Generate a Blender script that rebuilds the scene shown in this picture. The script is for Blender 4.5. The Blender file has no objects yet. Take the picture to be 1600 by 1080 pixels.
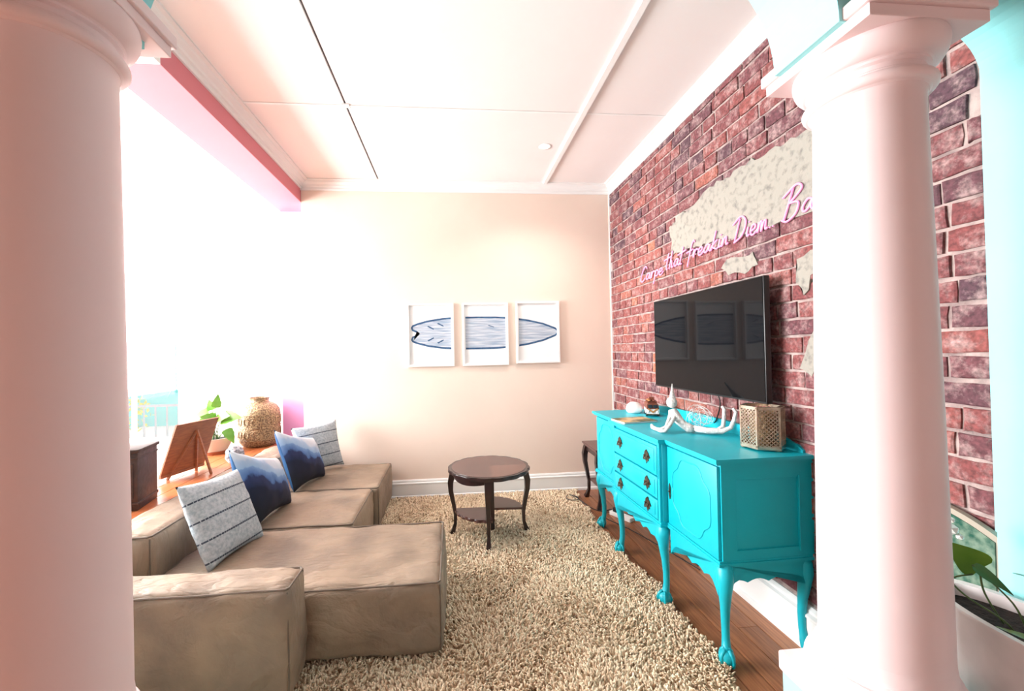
import bpy, bmesh, math, random
import numpy as np
from mathutils import Vector, Matrix, noise
random.seed(7); np.random.seed(7)
PI = math.pi
scene = bpy.context.scene
C = scene.collection

# ------------------------------------------------------------------ camera
F, CX, YAW, PIT, ROL, HC = 631.0, 762.0, .087, .012, -.019, 1.48
fw = Vector((math.sin(YAW)*math.cos(PIT), math.cos(YAW)*math.cos(PIT), math.sin(PIT)))
rt = Vector((math.cos(YAW), -math.sin(YAW), 0)); up = rt.cross(fw)
r2 = rt*math.cos(ROL) + up*math.sin(ROL); u2 = -rt*math.sin(ROL) + up*math.cos(ROL)
cd = bpy.data.cameras.new('camera'); cam = bpy.data.objects.new('camera', cd); C.objects.link(cam)
cd.sensor_width = 36; cd.sensor_fit = 'HORIZONTAL'; cd.lens = F/1600*36; cd.shift_x = (800-CX)/1600
cd.clip_start = .02
cam.matrix_world = Matrix(((r2.x, u2.x, -fw.x, 0), (r2.y, u2.y, -fw.y, 0), (r2.z, u2.z, -fw.z, HC), (0, 0, 0, 1)))
scene.camera = cam

# ------------------------------------------------------------------ world, lights, exposure
scene.view_settings.view_transform = 'Standard'
scene.view_settings.look = 'None'
scene.view_settings.exposure = 0.70
scene.view_settings.gamma = 1.0
scene.view_settings.use_curve_mapping = False
w = bpy.data.worlds.new('world'); scene.world = w; w.use_nodes = True
bg = w.node_tree.nodes['Background']; bg.inputs[0].default_value = (.93, .98, 1, 1); bg.inputs[1].default_value = 1.0

def area(name, loc, direction, sx, sy, power, col=(1, 1, 1), spread=180):
    l = bpy.data.lights.new(name, 'AREA'); l.shape = 'RECTANGLE'; l.size = sx; l.size_y = sy
    l.energy = power; l.color = col; l.spread = math.radians(spread)
    o = bpy.data.objects.new(name, l); C.objects.link(o); o.location = loc
    o.rotation_euler = Vector(direction).to_track_quat('-Z', 'Y').to_euler()
    return o
area('sunroom_window_daylight', (-5.15, 3.2, 1.7), (1, -.08, -.12), 2.9, 1.8, 560, (.97, .99, 1))
area('sunroom_ceiling_fill', (-3.4, 2.9, 2.95), (.25, -.05, -1), 1.6, 2.6, 70, (1, 1, 1))  # added fill lamp under the closed sunroom ceiling, which has no skylight
area('front_window_daylight', (-4.2, .1, 1.9), (1, .02, 0), 1.4, 2.0, 15, (.98, .99, 1))

# ------------------------------------------------------------------ materials
MATS = {}
def pmat(name, col, col2=None, nscale=5, rough=.6, metal=0, bump=0, bscale=40, detail=4, coat=0, emis=None, estr=0, stretch=None, spec=.5, lo=.35, hi=.65):
    m = bpy.data.materials.new(name); m.use_nodes = True; nt = m.node_tree; N = nt.nodes; L = nt.links
    b = N['Principled BSDF']; b.inputs['Roughness'].default_value = rough; b.inputs['Metallic'].default_value = metal
    b.inputs['Specular IOR Level'].default_value = spec; b.inputs['Coat Weight'].default_value = coat
    b.inputs['Base Color'].default_value = (*col, 1)
    tc = N.new('ShaderNodeTexCoord'); vec = tc.outputs['Object']
    if stretch:
        mp = N.new('ShaderNodeMapping'); mp.inputs['Scale'].default_value = stretch; L.new(vec, mp.inputs[0]); vec = mp.outputs[0]
    if col2 is not None:
        n = N.new('ShaderNodeTexNoise'); n.inputs['Scale'].default_value = nscale; n.inputs['Detail'].default_value = detail; L.new(vec, n.inputs['Vector'])
        r = N.new('ShaderNodeValToRGB'); r.color_ramp.elements[0].position = lo; r.color_ramp.elements[1].position = hi
        r.color_ramp.elements[0].color = (*col, 1); r.color_ramp.elements[1].color = (*col2, 1)
        L.new(n.outputs['Fac'], r.inputs[0]); L.new(r.outputs[0], b.inputs['Base Color'])
    if bump:
        n2 = N.new('ShaderNodeTexNoise'); n2.inputs['Scale'].default_value = bscale; n2.inputs['Detail'].default_value = 5; L.new(vec, n2.inputs['Vector'])
        bp = N.new('ShaderNodeBump'); bp.inputs['Strength'].default_value = bump; bp.inputs['Distance'].default_value = .01
        L.new(n2.outputs['Fac'], bp.inputs['Height']); L.new(bp.outputs[0], b.inputs['Normal'])
    if emis: b.inputs['Emission Color'].default_value = (*emis, 1); b.inputs['Emission Strength'].default_value = estr
    MATS[name] = m
    return m

white = pmat('white_gloss_paint', (.86, .85, .84), rough=.35)
peach = pmat('peach_wall_paint', (.83, .665, .565), (.85, .69, .59), 2, rough=.75, bump=.03, bscale=200)
ceilm = pmat('ceiling_board_paint', (.83, .78, .77), (.85, .81, .80), 1.2, rough=.8)
ceildark = pmat('ceiling_void', (.12, .1, .1), rough=.9)
pinkp = pmat('pink_beam_paint', (.66, .20, .24), rough=.6)
lilac = pmat('lilac_pink_paint', (.74, .35, .64), rough=.6)
cyanp = pmat('pale_aqua_wall_paint', (.29, .74, .76), (.31, .76, .78), 3, rough=.7, bump=.03, bscale=120)
colpaint = pmat('pinkish_white_column_paint', (.85, .69, .69), (.86, .71, .71), 4, rough=.5, bump=.02, bscale=90)
mortar = pmat('pale_mortar', (.47, .36, .33), (.26, .19, .18), 14, rough=.95, bump=.8, bscale=60)
plaster = pmat('old_cream_plaster', (.31, .285, .245), (.17, .16, .145), 30, rough=.9, bump=.5, bscale=50, lo=.5, hi=.72)
turq = pmat('turquoise_chalk_paint', (.0, .40, .49), (.0, .43, .52), 6, rough=.42, bump=.03, bscale=80)
brassk = pmat('dark_bronze_handle', (.22, .19, .14), (.10, .08, .06), 60, rough=.35, metal=.9)
leather = pmat('taupe_nubuck_leather', (.34, .25, .175), (.21, .158, .118), 4, rough=.62, bump=.35, bscale=26, detail=8)
def add_creases(m):
    nt = m.node_tree; N = nt.nodes; L = nt.links; b = N['Principled BSDF']
    prev = b.inputs['Normal'].links[0].from_socket
    tc = N.new('ShaderNodeTexCoord'); mp = N.new('ShaderNodeMapping'); mp.inputs['Scale'].default_value = (3, 13, 3); mp.inputs['Rotation'].default_value = (0, 0, .5)
    L.new(tc.outputs['Object'], mp.inputs[0])
    n = N.new('ShaderNodeTexNoise'); n.inputs['Scale'].default_value = 1.3; n.inputs['Detail'].default_value = 5; n.inputs['Distortion'].default_value = .5; L.new(mp.outputs[0], n.inputs['Vector'])
    a = N.new('ShaderNodeMath'); a.operation = 'SUBTRACT'; L.new(n.outputs['Fac'], a.inputs[0]); a.inputs[1].default_value = .5
    c = N.new('ShaderNodeMath'); c.operation = 'ABSOLUTE'; L.new(a.outputs[0], c.inputs[0])
    d = N.new('ShaderNodeMapRange'); d.inputs[1].default_value = 0; d.inputs[2].default_value = .09; L.new(c.outputs[0], d.inputs[0])
    bp = N.new('ShaderNodeBump'); bp.inputs['Strength'].default_value = .38; bp.inputs['Distance'].default_value = .010
    L.new(d.outputs[0], bp.inputs['Height']); L.new(prev, bp.inputs['Normal']); L.new(bp.outputs[0], b.inputs['Normal'])
add_creases(leather)
piping = pmat('dark_piping', (.16, .12, .09), rough=.7)
mahog = pmat('dark_mahogany', (.026, .009, .009), (.014, .006, .007), 9, rough=.28, coat=.3, stretch=(1, 6, 1))
mahog_a = pmat('mahogany_veneer', (.085, .034, .030), (.055, .022, .021), 12, rough=.25, coat=.3, stretch=(1, 8, 1))
mahog_b = pmat('mahogany_veneer_light', (.15, .06, .042), (.10, .04, .032), 12, rough=.25, coat=.3, stretch=(8, 1, 1))
blackp = pmat('black_plastic', (.012, .012, .013), rough=.4)
screenm = pmat('black_glass_screen', (.005, .005, .006), rough=.04, spec=.16)
neonm = pmat('pink_neon_tube', (.80, .30, .52), rough=.3, emis=(1, .32, .60), estr=.28)
whitem = pmat('white_matte', (.88, .87, .86), rough=.6)
paperm = pmat('white_print_paper', (.9, .9, .9), rough=.6)
navy = pmat('navy_watercolour_ink', (.02, .07, .17), (.05, .13, .26), 30, rough=.7)
boardblue = pmat('pale_blue_wood_print', (.30, .39, .52), (.68, .70, .74), 5, rough=.7, stretch=(1, 1, 22))
inkgrey = pmat('grey_ink', (.18, .22, .32), rough=.7)
whitestring = pmat('white_string_wrap', (.86, .85, .83), (.62, .6, .58), 60, rough=.8, bump=.8, bscale=160)
goldm = pmat('antique_gold_metal', (.72, .60, .48), (.46, .35, .26), 20, rough=.25, metal=.9)
brassvase = pmat('embossed_brass', (.40, .28, .15), (.15, .09, .05), 75, rough=.45, metal=.35, bump=.9, bscale=70, lo=.42, hi=.6)
tealglaze = pmat('green_mosaic', (.02, .085, .06), (.17, .24, .18), 40, rough=.2, detail=9, bump=.1)
palerim = pmat('pale_stone_rim', (.34, .29, .23), rough=.5)
leafm = pmat('green_leaf', (.10, .30, .03), (.20, .46, .06), 8, rough=.35)
leafdark = pmat('dark_green_leaf', (.02, .12, .02), (.06, .22, .04), 8, rough=.3)
stemm = pmat('green_stem', (.09, .16, .05), rough=.5)
soilm = pmat('dark_soil', (.008, .005, .004), (.03, .018, .015), 60, rough=.95, bump=1, bscale=90)
potw = pmat('white_ceramic', (.80, .74, .73), (.72, .66, .65), 14, rough=.35)
potb = pmat('grey_ceramic', (.55, .52, .45), rough=.4)
terrac = pmat('brown_glaze', (.30, .09, .04), rough=.4)
easelw = pmat('reddish_easel_wood', (.36, .14, .06), (.26, .10, .05), 16, rough=.5, stretch=(1, 1, 6))
darkbox = pmat('dark_carved_wood', (.07, .035, .028), (.035, .018, .015), 18, rough=.5, bump=.4, bscale=30)
knit = pmat('grey_fluffy_stone', (.55, .54, .55), (.16, .16, .18), 60, rough=.9, bump=1, bscale=110)
ledgem = pmat('orange_varnished_wood', (.50, .16, .055), (.38, .11, .04), 10, rough=.3, stretch=(12, 1, 1))
cablem = pmat('black_cable', (.01, .01, .01), rough=.5)
tealsc = pmat('teal_painted_render', (.1, .62, .62), rough=.8)
yellowb = pmat('yellow_green_bush', (.75, .72, .12), (.4, .5, .1), 12, rough=.8)
railm = pmat('grey_rail', (.35, .45, .5), rough=.5)
lampm = pmat('downlight_diffuser', (.9, .9, .9), rough=.4, emis=(1, .95, .9), estr=.9)
camperr = pmat('brown_camper_enamel', (.20, .055, .03), rough=.35)
orangem = pmat('orange_wood_enamel', (.50, .22, .08), rough=.4)
glassd = pmat('dark_toy_glass', (.02, .03, .04), rough=.1)
magc = pmat('magazine_cover_print', (.62, .42, .20), (.08, .10, .04), 9, rough=.4, lo=.45, hi=.6)

def glassmat():
    m = bpy.data.materials.new('clear_glass'); m.use_nodes = True; nt = m.node_tree; N = nt.nodes; L = nt.links
    N.remove(N['Principled BSDF']); g = N.new('ShaderNodeBsdfGlossy'); g.inputs['Roughness'].default_value = .03
    t = N.new('ShaderNodeBsdfTransparent'); mx = N.new('ShaderNodeMixShader'); mx.inputs[0].default_value = .12
    L.new(t.outputs[0], mx.inputs[1]); L.new(g.outputs[0], mx.inputs[2]); L.new(mx.outputs[0], N['Material Output'].inputs[0])
    return m
glass = glassmat()

def brickmat():
    m = bpy.data.materials.new('old_red_brick'); m.use_nodes = True; nt = m.node_tree; N = nt.nodes; L = nt.links
    b = N['Principled BSDF']; b.inputs['Roughness'].default_value = .8
    at = N.new('ShaderNodeAttribute'); at.attribute_name = 'tint'
    r = N.new('ShaderNodeValToRGB'); e = r.color_ramp.elements
    cols = [(0, (.10, .042, .058)), (.22, (.17, .050, .060)), (.45, (.25, .062, .060)), (.68, (.32, .085, .072)), (.86, (.38, .12, .08)), (1, (.50, .19, .10))]
    e[0].position = 0; e[0].color = (*cols[0][1], 1); e[1].position = 1; e[1].color = (*cols[-1][1], 1)
    for p, c in cols[1:-1]:
        k = e.new(p); k.color = (*c, 1)
    L.new(at.outputs['Fac'], r.inputs[0])
    tc = N.new('ShaderNodeTexCoord')
    n = N.new('ShaderNodeTexNoise'); n.inputs['Scale'].default_value = 16; n.inputs['Detail'].default_value = 8; n.inputs['Roughness'].default_value = .7
    L.new(tc.outputs['Object'], n.inputs['Vector'])
    r2_ = N.new('ShaderNodeValToRGB'); r2_.color_ramp.elements[0].position = .47; r2_.color_ramp.elements[1].position = .68
    r2_.color_ramp.elements[0].color = (0, 0, 0, 1); r2_.color_ramp.elements[1].color = (.75, .75, .75, 1)
    L.new(n.outputs['Fac'], r2_.inputs[0])
    mx = N.new('ShaderNodeMix'); mx.data_type = 'RGBA'; L.new(r2_.outputs[0], mx.inputs[0]); L.new(r.outputs[0], mx.inputs[6]); mx.inputs[7].default_value = (.55, .38, .36, 1)
    n3 = N.new('ShaderNodeTexNoise'); n3.inputs['Scale'].default_value = 70; n3.inputs['Detail'].default_value = 3; L.new(tc.outputs['Object'], n3.inputs['Vector'])
    mr = N.new('ShaderNodeMapRange'); mr.inputs[1].default_value = .3; mr.inputs[2].default_value = .7; mr.inputs[3].default_value = .42; mr.inputs[4].default_value = 1.02
    L.new(n3.outputs['Fac'], mr.inputs[0])
    mm = N.new('ShaderNodeMix'); mm.data_type = 'RGBA'; mm.blend_type = 'MULTIPLY'; mm.inputs[0].default_value = 1
    L.new(mx.outputs[2], mm.inputs[6]); L.new(mr.outputs[0], mm.inputs[7]); L.new(mm.outputs[2], b.inputs['Base Color'])
    bp = N.new('ShaderNodeBump'); bp.inputs['Strength'].default_value = .8; bp.inputs['Distance'].default_value = .006
    L.new(n.outputs['Fac'], bp.inputs['Height']); L.new(bp.outputs[0], b.inputs['Normal'])
    return m
brickm = brickmat()

def plankmat():
    m = pmat('orange_pine_plank', (.50, .20, .085), (.30, .105, .045), 6, rough=.32, bump=.12, bscale=30, stretch=(14, .8, 1), detail=6)
    nt = m.node_tree; N = nt.nodes; L = nt.links; b = N['Principled BSDF']
    src = b.inputs['Base Color'].links[0].from_socket
    oi = N.new('ShaderNodeObjectInfo'); mr = N.new('ShaderNodeMapRange'); mr.inputs[3].default_value = .72; mr.inputs[4].default_value = 1.2
    L.new(oi.outputs['Random'], mr.inputs[0])
    mm = N.new('ShaderNodeMix'); mm.data_type = 'RGBA'; mm.blend_type = 'MULTIPLY'; mm.inputs[0].default_value = 1
    L.new(src, mm.inputs[6]); L.new(mr.outputs[0], mm.inputs[7]); L.new(mm.outputs[2], b.inputs['Base Color'])
    return m
plankm = plankmat()
subfloor = pmat('dark_subfloor', (.03, .015, .01), rough=.9)

def rugmat():
    m = bpy.data.materials.new('shag_wool'); m.use_nodes = True; nt = m.node_tree; N = nt.nodes; L = nt.links
    b = N['Principled BSDF']; b.inputs['Roughness'].default_value = .9; b.inputs['Specular IOR Level'].default_value = .1
    at = N.new('ShaderNodeAttribute'); at.attribute_name = 'tint'
    r = N.new('ShaderNodeValToRGB'); e = r.color_ramp.elements
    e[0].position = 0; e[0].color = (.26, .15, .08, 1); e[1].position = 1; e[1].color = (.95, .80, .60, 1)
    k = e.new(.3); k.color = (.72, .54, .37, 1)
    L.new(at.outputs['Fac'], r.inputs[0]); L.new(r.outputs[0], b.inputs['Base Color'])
    return m
rugm = rugmat()

def stripemat():      # grey woven cushion with dark stripes, local z
    m = pmat('grey_woven_cloth', (.33, .38, .42), (.50, .54, .57), 60, rough=.85, bump=.5, bscale=140)
    nt = m.node_tree; N = nt.nodes; L = nt.links; b = N['Principled BSDF']; src = b.inputs['Base Color'].links[0].from_socket
    tc = N.new('ShaderNodeTexCoord'); sp = N.new('ShaderNodeSeparateXYZ'); L.new(tc.outputs['Object'], sp.inputs[0])
    def math_(op, a, bb):
        q = N.new('ShaderNodeMath'); q.operation = op
        for i, v in enumerate((a, bb)):
            if isinstance(v, (int, float)): q.inputs[i].default_value = v
            else: L.new(v, q.inputs[i])
        return q.outputs[0]
    zz = math_('MULTIPLY', sp.outputs['Z'], 1/.105)
    fr = math_('FRACT', math_('ADD', zz, 10.35), 0)
    d = math_('ABSOLUTE', math_('SUBTRACT', fr, .5), 0)
    line = math_('LESS_THAN', d, .042)
    dash = math_('GREATER_THAN', math_('FRACT', math_('MULTIPLY', sp.outputs['X'], 70), 0), .12)
    f = math_('MULTIPLY', math_('MULTIPLY', line, dash), .93)
    mx = N.new('ShaderNodeMix'); mx.data_type = 'RGBA'; L.new(f, mx.inputs[0]); L.new(src, mx.inputs[6]); mx.inputs[7].default_value = (.015, .025, .05, 1)
    L.new(mx.outputs[2], b.inputs['Base Color'])
    return m
stripem = stripemat()

def ombremat():
    m = bpy.data.materials.new('blue_watercolour_cloth'); m.use_nodes = True; nt = m.node_tree; N = nt.nodes; L = nt.links
    b = N['Principled BSDF']; b.inputs['Roughness'].default_value = .8
    tc = N.new('ShaderNodeTexCoord'); sp = N.new('ShaderNodeSeparateXYZ'); L.new(tc.outputs['Object'], sp.inputs[0])
    n = N.new('ShaderNodeTexNoise'); n.inputs['Scale'].default_value = 6.5; n.inputs['Detail'].default_value = 6
    mp = N.new('ShaderNodeMapping'); mp.inputs['Scale'].default_value = (1, 1, .55); L.new(tc.outputs['Object'], mp.inputs[0]); L.new(mp.outputs[0], n.inputs['Vector'])
    ma = N.new('ShaderNodeMath'); ma.operation = 'MULTIPLY_ADD'; L.new(n.outputs['Fac'], ma.inputs[0]); ma.inputs[1].default_value = .26; ma.inputs[2].default_value = -.13
    ad = N.new('ShaderNodeMath'); ad.operation = 'ADD'; L.new(ma.outputs[0], ad.inputs[0]); L.new(sp.outputs['Z'], ad.inputs[1])
    sl = N.new('ShaderNodeMath'); sl.operation = 'MULTIPLY_ADD'; L.new(sp.outputs['X'], sl.inputs[0]); sl.inputs[1].default_value = .42; L.new(ad.outputs[0], sl.inputs[2])
    mr = N.new('ShaderNodeMapRange'); mr.inputs[1].default_value = -.23; mr.inputs[2].default_value = .22; L.new(sl.outputs[0], mr.inputs[0])
    r = N.new('ShaderNodeValToRGB'); e = r.color_ramp.elements
    e[0].position = 0; e[0].color = (.004, .005, .012, 1); e[1].position = 1; e[1].color = (.74, .77, .80, 1)
    for p, c in ((.30, (.006, .010, .035)), (.34, (.010, .018, .06)), (.44, (.018, .03, .10)), (.47, (.07, .15, .36)), (.58, (.16, .28, .52)), (.60, (.28, .42, .62)), (.72, (.36, .48, .66)), (.76, (.52, .58, .68))):
        k = e.new(p); k.color = (*c, 1)
    L.new(mr.outputs[0], r.inputs[0]); L.new(r.outputs[0], b.inputs['Base Color'])
    return m
ombre = ombremat()
blueback = pmat('solid_blue_cloth', (.03, .13, .32), rough=.8)

# ------------------------------------------------------------------ mesh helpers
class M:
    def __init__(s): s.v = []; s.f = []; s.m = []
    def add(s, vs, fs, mi=0):
        o = len(s.v); s.v += [tuple(p) for p in vs]; s.f += [tuple(i+o for i in f) for f in fs]; s.m += [mi]*len(fs); return s
    def box(s, a, b, mi=0, bev=0):
        x0, y0, z0 = a; x1, y1, z1 = b
        if bev > 0:
            bm = bmesh.new(); bmesh.ops.create_cube(bm, size=1)
            for v in bm.verts: v.co = Vector(((x0+x1)/2+v.co.x*(x1-x0), (y0+y1)/2+v.co.y*(y1-y0), (z0+z1)/2+v.co.z*(z1-z0)))
            bmesh.ops.bevel(bm, geom=bm.edges[:], offset=bev, segments=2, affect='EDGES', profile=.5)
            return s.frombm(bm, mi)
        vs = [(x, y, z) for z in (z0, z1) for y in (y0, y1) for x in (x0, x1)]
        return s.add(vs, [(0, 2, 3, 1), (4, 5, 7, 6), (0, 1, 5, 4), (2, 6, 7, 3), (0, 4, 6, 2), (1, 3, 7, 5)], mi)
    def frombm(s, bm, mi=0):
        bm.verts.index_update(); s.add([tuple(v.co) for v in bm.verts], [tuple(v.index for v in f.verts) for f in bm.faces], mi); bm.free(); return s
    def lathe(s, prof, c=(0, 0, 0), n=32, mi=0, cap=True):
        vs = []; k = len(prof)
        for r, z in prof:
            for i in range(n):
                a = 2*PI*i/n; vs.append((c[0]+r*math.cos(a), c[1]+r*math.sin(a), c[2]+z))
        fs = [(j*n+i, j*n+(i+1) % n, (j+1)*n+(i+1) % n, (j+1)*n+i) for j in range(k-1) for i in range(n)]
        if cap: fs += [tuple(range(n-1, -1, -1)), tuple((k-1)*n+i for i in range(n))]
        return s.add(vs, fs, mi)
    def sweep(s, pts, rad, n=8, mi=0, square=False):
        pts = [Vector(p) for p in pts]
        if isinstance(rad, (int, float)): rad = [rad]*len(pts)
        vs = []; prev = None
        for i, p in enumerate(pts):
            t = (pts[min(i+1, len(pts)-1)]-pts[max(i-1, 0)])
            if t.length < 1e-9: t = Vector((0, 0, 1))
            t.normalize()
            if prev is None:
                a = Vector((1, 0, 0)) if abs(t.x) < .8 else Vector((0, 1, 0)); u = (a-t*a.dot(t)).normalized()
            else:
                u = prev-t*prev.dot(t)
                u = u.normalized() if u.length > 1e-6 else prev
            prev = u; v_ = t.cross(u)
            for k in range(n):
                a = 2*PI*k/n+(PI/4 if square else 0); vs.append(p+(u*math.cos(a)+v_*math.sin(a))*rad[i])
        k = len(pts)
        fs = [(j*n+i, j*n+(i+1) % n, (j+1)*n+(i+1) % n, (j+1)*n+i) for j in range(k-1) for i in range(n)]
        fs += [tuple(range(n-1, -1, -1)), tuple((k-1)*n+i for i in range(n))]
        return s.add(vs, fs, mi)
    def prism(s, poly, ax, lo, hi, mi=0):
        """poly 2D outline; ax = axis of extrusion (0 x: poly=(y,z); 1 y: poly=(x,z); 2 z: poly=(x,y))"""
        def mk(p, h): return (h, p[0], p[1]) if ax == 0 else (p[0], h, p[1]) if ax == 1 else (p[0], p[1], h)
        n = len(poly); vs = [mk(p, lo) for p in poly]+[mk(p, hi) for p in poly]
        fs = [(i, (i+1) % n, n+(i+1) % n, n+i) for i in range(n)]
        bm = bmesh.new(); bv = [bm.verts.new(v) for v in vs]
        for f in fs: bm.faces.new([bv[i] for i in f])
        caps = [bm.faces.new([bv[i] for i in range(n)]), bm.faces.new([bv[n+i] for i in range(n)])]
        bmesh.ops.triangulate(bm, faces=caps); bmesh.ops.recalc_face_normals(bm, faces=bm.faces[:])
        return s.frombm(bm, mi)
    def ico(s, c, r, sub=2, mi=0, sc=(1, 1, 1)):
        bm = bmesh.new(); bmesh.ops.create_icosphere(bm, subdivisions=sub, radius=1)
        for v in bm.verts: v.co = Vector((c[0]+v.co.x*r*sc[0], c[1]+v.co.y*r*sc[1], c[2]+v.co.z*r*sc[2]))
        return s.frombm(bm, mi)

def wpos(p):
    v = Vector((0, 0, 0))
    while p is not None: v += p.location; p = p.parent
    return v
def obj(name, m, mat, parent=None, smooth=False, world=False, kind=None, label=None, loc=None, auto=None):
    me = bpy.data.meshes.new(name)
    vs = m.v
    if world and parent is not None:
        q = wpos(parent); vs = [(a[0]-q.x, a[1]-q.y, a[2]-q.z) for a in vs]
    if loc is not None: vs = [(a[0]-loc[0], a[1]-loc[1], a[2]-loc[2]) for a in vs]
    me.from_pydata(vs, [], m.f)
    mats = mat if isinstance(mat, (list, tuple)) else [mat]
    for k in mats: me.materials.append(k)
    me.polygons.foreach_set('material_index', m.m)
    if smooth: me.polygons.foreach_set('use_smooth', [True]*len(m.f))
    bm = bmesh.new(); bm.from_mesh(me); bmesh.ops.recalc_face_normals(bm, faces=bm.faces[:])
    if auto:
        for e in bm.edges:
            if len(e.link_faces) == 2 and e.calc_face_angle(0) > math.radians(auto): e.smooth = False
        for f in bm.faces: f.smooth = True
    bm.to_mesh(me); bm.free(); me.update()
    o = bpy.data.objects.new(name, me); C.objects.link(o)
    if loc is not None: o.location = loc
    if parent is not None: o.parent = parent
    if kind: o['kind'] = kind
    if label: o['label'] = label
    return o
def tag(o, label, cat, group=None):
    o['label'] = label; o['category'] = cat
    if group: o['group'] = group
    return o
def thing(name, loc, label, cat, group=None, rz=0):
    o = bpy.data.objects.new(name, None); C.objects.link(o); o.location = loc; o.rotation_euler = (0, 0, rz); o.empty_display_size = .05
    return tag(o, label, cat, group)
def struct(name, m, mat, parent=None, **k): return obj(name, m, mat, parent, kind='structure', **k)

# ================================================================== STRUCTURE
XR, YB, ZC = 1.70, 4.17, 3.21
fl = struct('floor', M().box((-5.2, -2, -.12), (1.95, 5.8, -.022)), subfloor)
# planks along Y
x = -1.78; k = 0
while x < 1.70:
    wd = .112
    cuts = sorted([-2, 5.7]+[random.uniform(-.5, 4.9) for _ in range(2)])
    for a, b in zip(cuts[:-1], cuts[1:]):
        if b-a < .05: continue
        obj('plank', M().box((x, a+.001, -.022), (min(x+wd-.005, 1.705), b-.001, random.uniform(-.0008, .0)), bev=.0015), plankm, fl)
    x += wd
for i in range(18):
    x = -5.2+i*.19
    obj('plank', M().box((x, -2, -.022), (x+.187, 5.7, 0)), plankm, fl)

wb = struct('wall_back', M().box((-1.485, YB, 0), (1.9, YB+.45, 3.3)), peach)
wr = struct('wall_right', M().box((1.709, 1.135, 0), (1.95, YB, 3.3)), mortar)
struct('wall_right', M().box((1.69, .80, 0), (1.95, 1.135, 3.3)), cyanp)
struct('wall_right', M().box((1.69, -2, 0), (1.95, .80, 3.3)), pmat('warm_grey_wall_paint', (.42, .38, .37), rough=.8))

# ---- bricks
PLA = [(2.97, 2.19), (2.96, 2.31), (2.985, 2.40), (2.90, 2.43), (2.83, 2.455), (2.70, 2.46), (2.55, 2.50), (2.41, 2.52), (2.30, 2.51), (2.12, 2.525), (1.98, 2.50), (1.86, 2.51), (1.7, 2.47), (1.55, 2.40),
       (1.50, 2.28), (1.56, 2.14), (1.70, 2.10), (1.9, 2.115), (2.1, 2.12), (2.3, 2.13), (2.45, 2.17), (2.6, 2.16), (2.75, 2.19), (2.86, 2.17)]
def inside(poly, p):
    c = False; n = len(poly)
    for i in range(n):
        a = poly[i]; b = poly[(i+1) % n]
        if (a[1] > p[1]) != (b[1] > p[1]) and p[0] < (b[0]-a[0])*(p[1]-a[1])/(b[1]-a[1])+a[0]: c = not c
    return c
def project(P):
    d = Vector(P)-Vector((0, 0, HC)); z = d.dot(fw)
    return CX+F*d.dot(r2)/z, 540-F*d.dot(u2)/z
rng = random.Random(11)
bricks = []
CH = .0862; z = .235; row = 0
while z < 3.10:
    y = 1.137-rng.uniform(0, .2); header = (row % 3 == 1) or rng.random() < .12
    while y < YB-.005:
        L_ = (.118 if header else .232)*rng.uniform(.93, 1.06)
        if not header and rng.random() < .07: L_ = .15
        y1 = min(y+L_, YB-.004); y0 = max(y, 1.139)
        if y1-y0 > .03:
            cy, cz = (y0+y1)/2, z+CH/2
            if not (inside(PLA, (y0+.03, cz)) and inside(PLA, (y1-.03, cz))):
                bricks.append((y0, y1, z+rng.uniform(-.002, .002), z+min(CH-.0125, 3.115-z)+rng.uniform(-.002, .002)))
        y = y1+rng.uniform(.010, .016)
    z += CH; row += 1
def brick_geo(y0, y1, z0, z1):
    pts = []
    ny = 4 if y1-y0 > .15 else 3
    for i in range(ny): pts.append((y0+(y1-y0)*i/ny, z0))
    pts += [(y1, z0), (y1, (z0+z1)/2)]
    for i in range(ny): pts.append((y1-(y1-y0)*i/ny, z1))
    pts += [(y0, z1), (y0, (z0+z1)/2)]
    pts = [(a+rng.uniform(-.003, .003), b+rng.uniform(-.003, .003)) for a, b in pts]
    cy, cz = (y0+y1)/2, (z0+z1)/2
    xf = 1.7-rng.uniform(-.002, .005)
    n = len(pts); vs = [(1.712, a, b) for a, b in pts]
    vs += [(xf+.003, a, b) for a, b in pts]
    vs += [(xf+rng.uniform(-.001, .001), cy+(a-cy)*(1-.012/(y1-y0)), cz+(b-cz)*.86) for a, b in pts]
    fs = []
    for j in range(2): fs += [(j*n+i, j*n+(i+1) % n, (j+1)*n+(i+1) % n, (j+1)*n+i) for i in range(n)]
    fs.append(tuple(2*n+i for i in range(n)))
    return vs, fs
def score(b):
    y0, y1, z0, z1 = b
    cy, cz = (y0+y1)/2, (z0+z1)/2
    px, py = project((1.7, cy, cz))
    A = project((1.7, y0, z0)); B = project((1.7, y1, z1)); D = project((1.7, y0, z1))
    s = abs(A[0]-B[0])*abs(D[1]-A[1])
    if px > 1562 or py < -5 or py > 1080: return 0
    if 1270 < px < 1465: return s*.001
    if 1030 < px < 1190 and 470 < py < 605: return s*.001
    if py > 690 and px < 1280: return s*.001
    return s
order = sorted(range(len(bricks)), key=lambda i: -score(bricks[i]))
def set_tint(o, vals):
    a = o.data.attributes.new('tint', 'FLOAT', 'FACE'); a.data.foreach_set('value', vals)
def tint_at(b):
    cy, cz = (b[0]+b[1])/2, (b[2]+b[3])/2
    t = rng.gauss(.36, .17)
    if cz > 2.3: t -= .07
    if cz < 2.15 and cy > 2.3: t += .16
    if rng.random() < .07: t += .35
    if cy < 1.5: t = rng.gauss(.33, .2)
    return min(1, max(0, t))
rest = M(); rt_ = []
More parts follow.
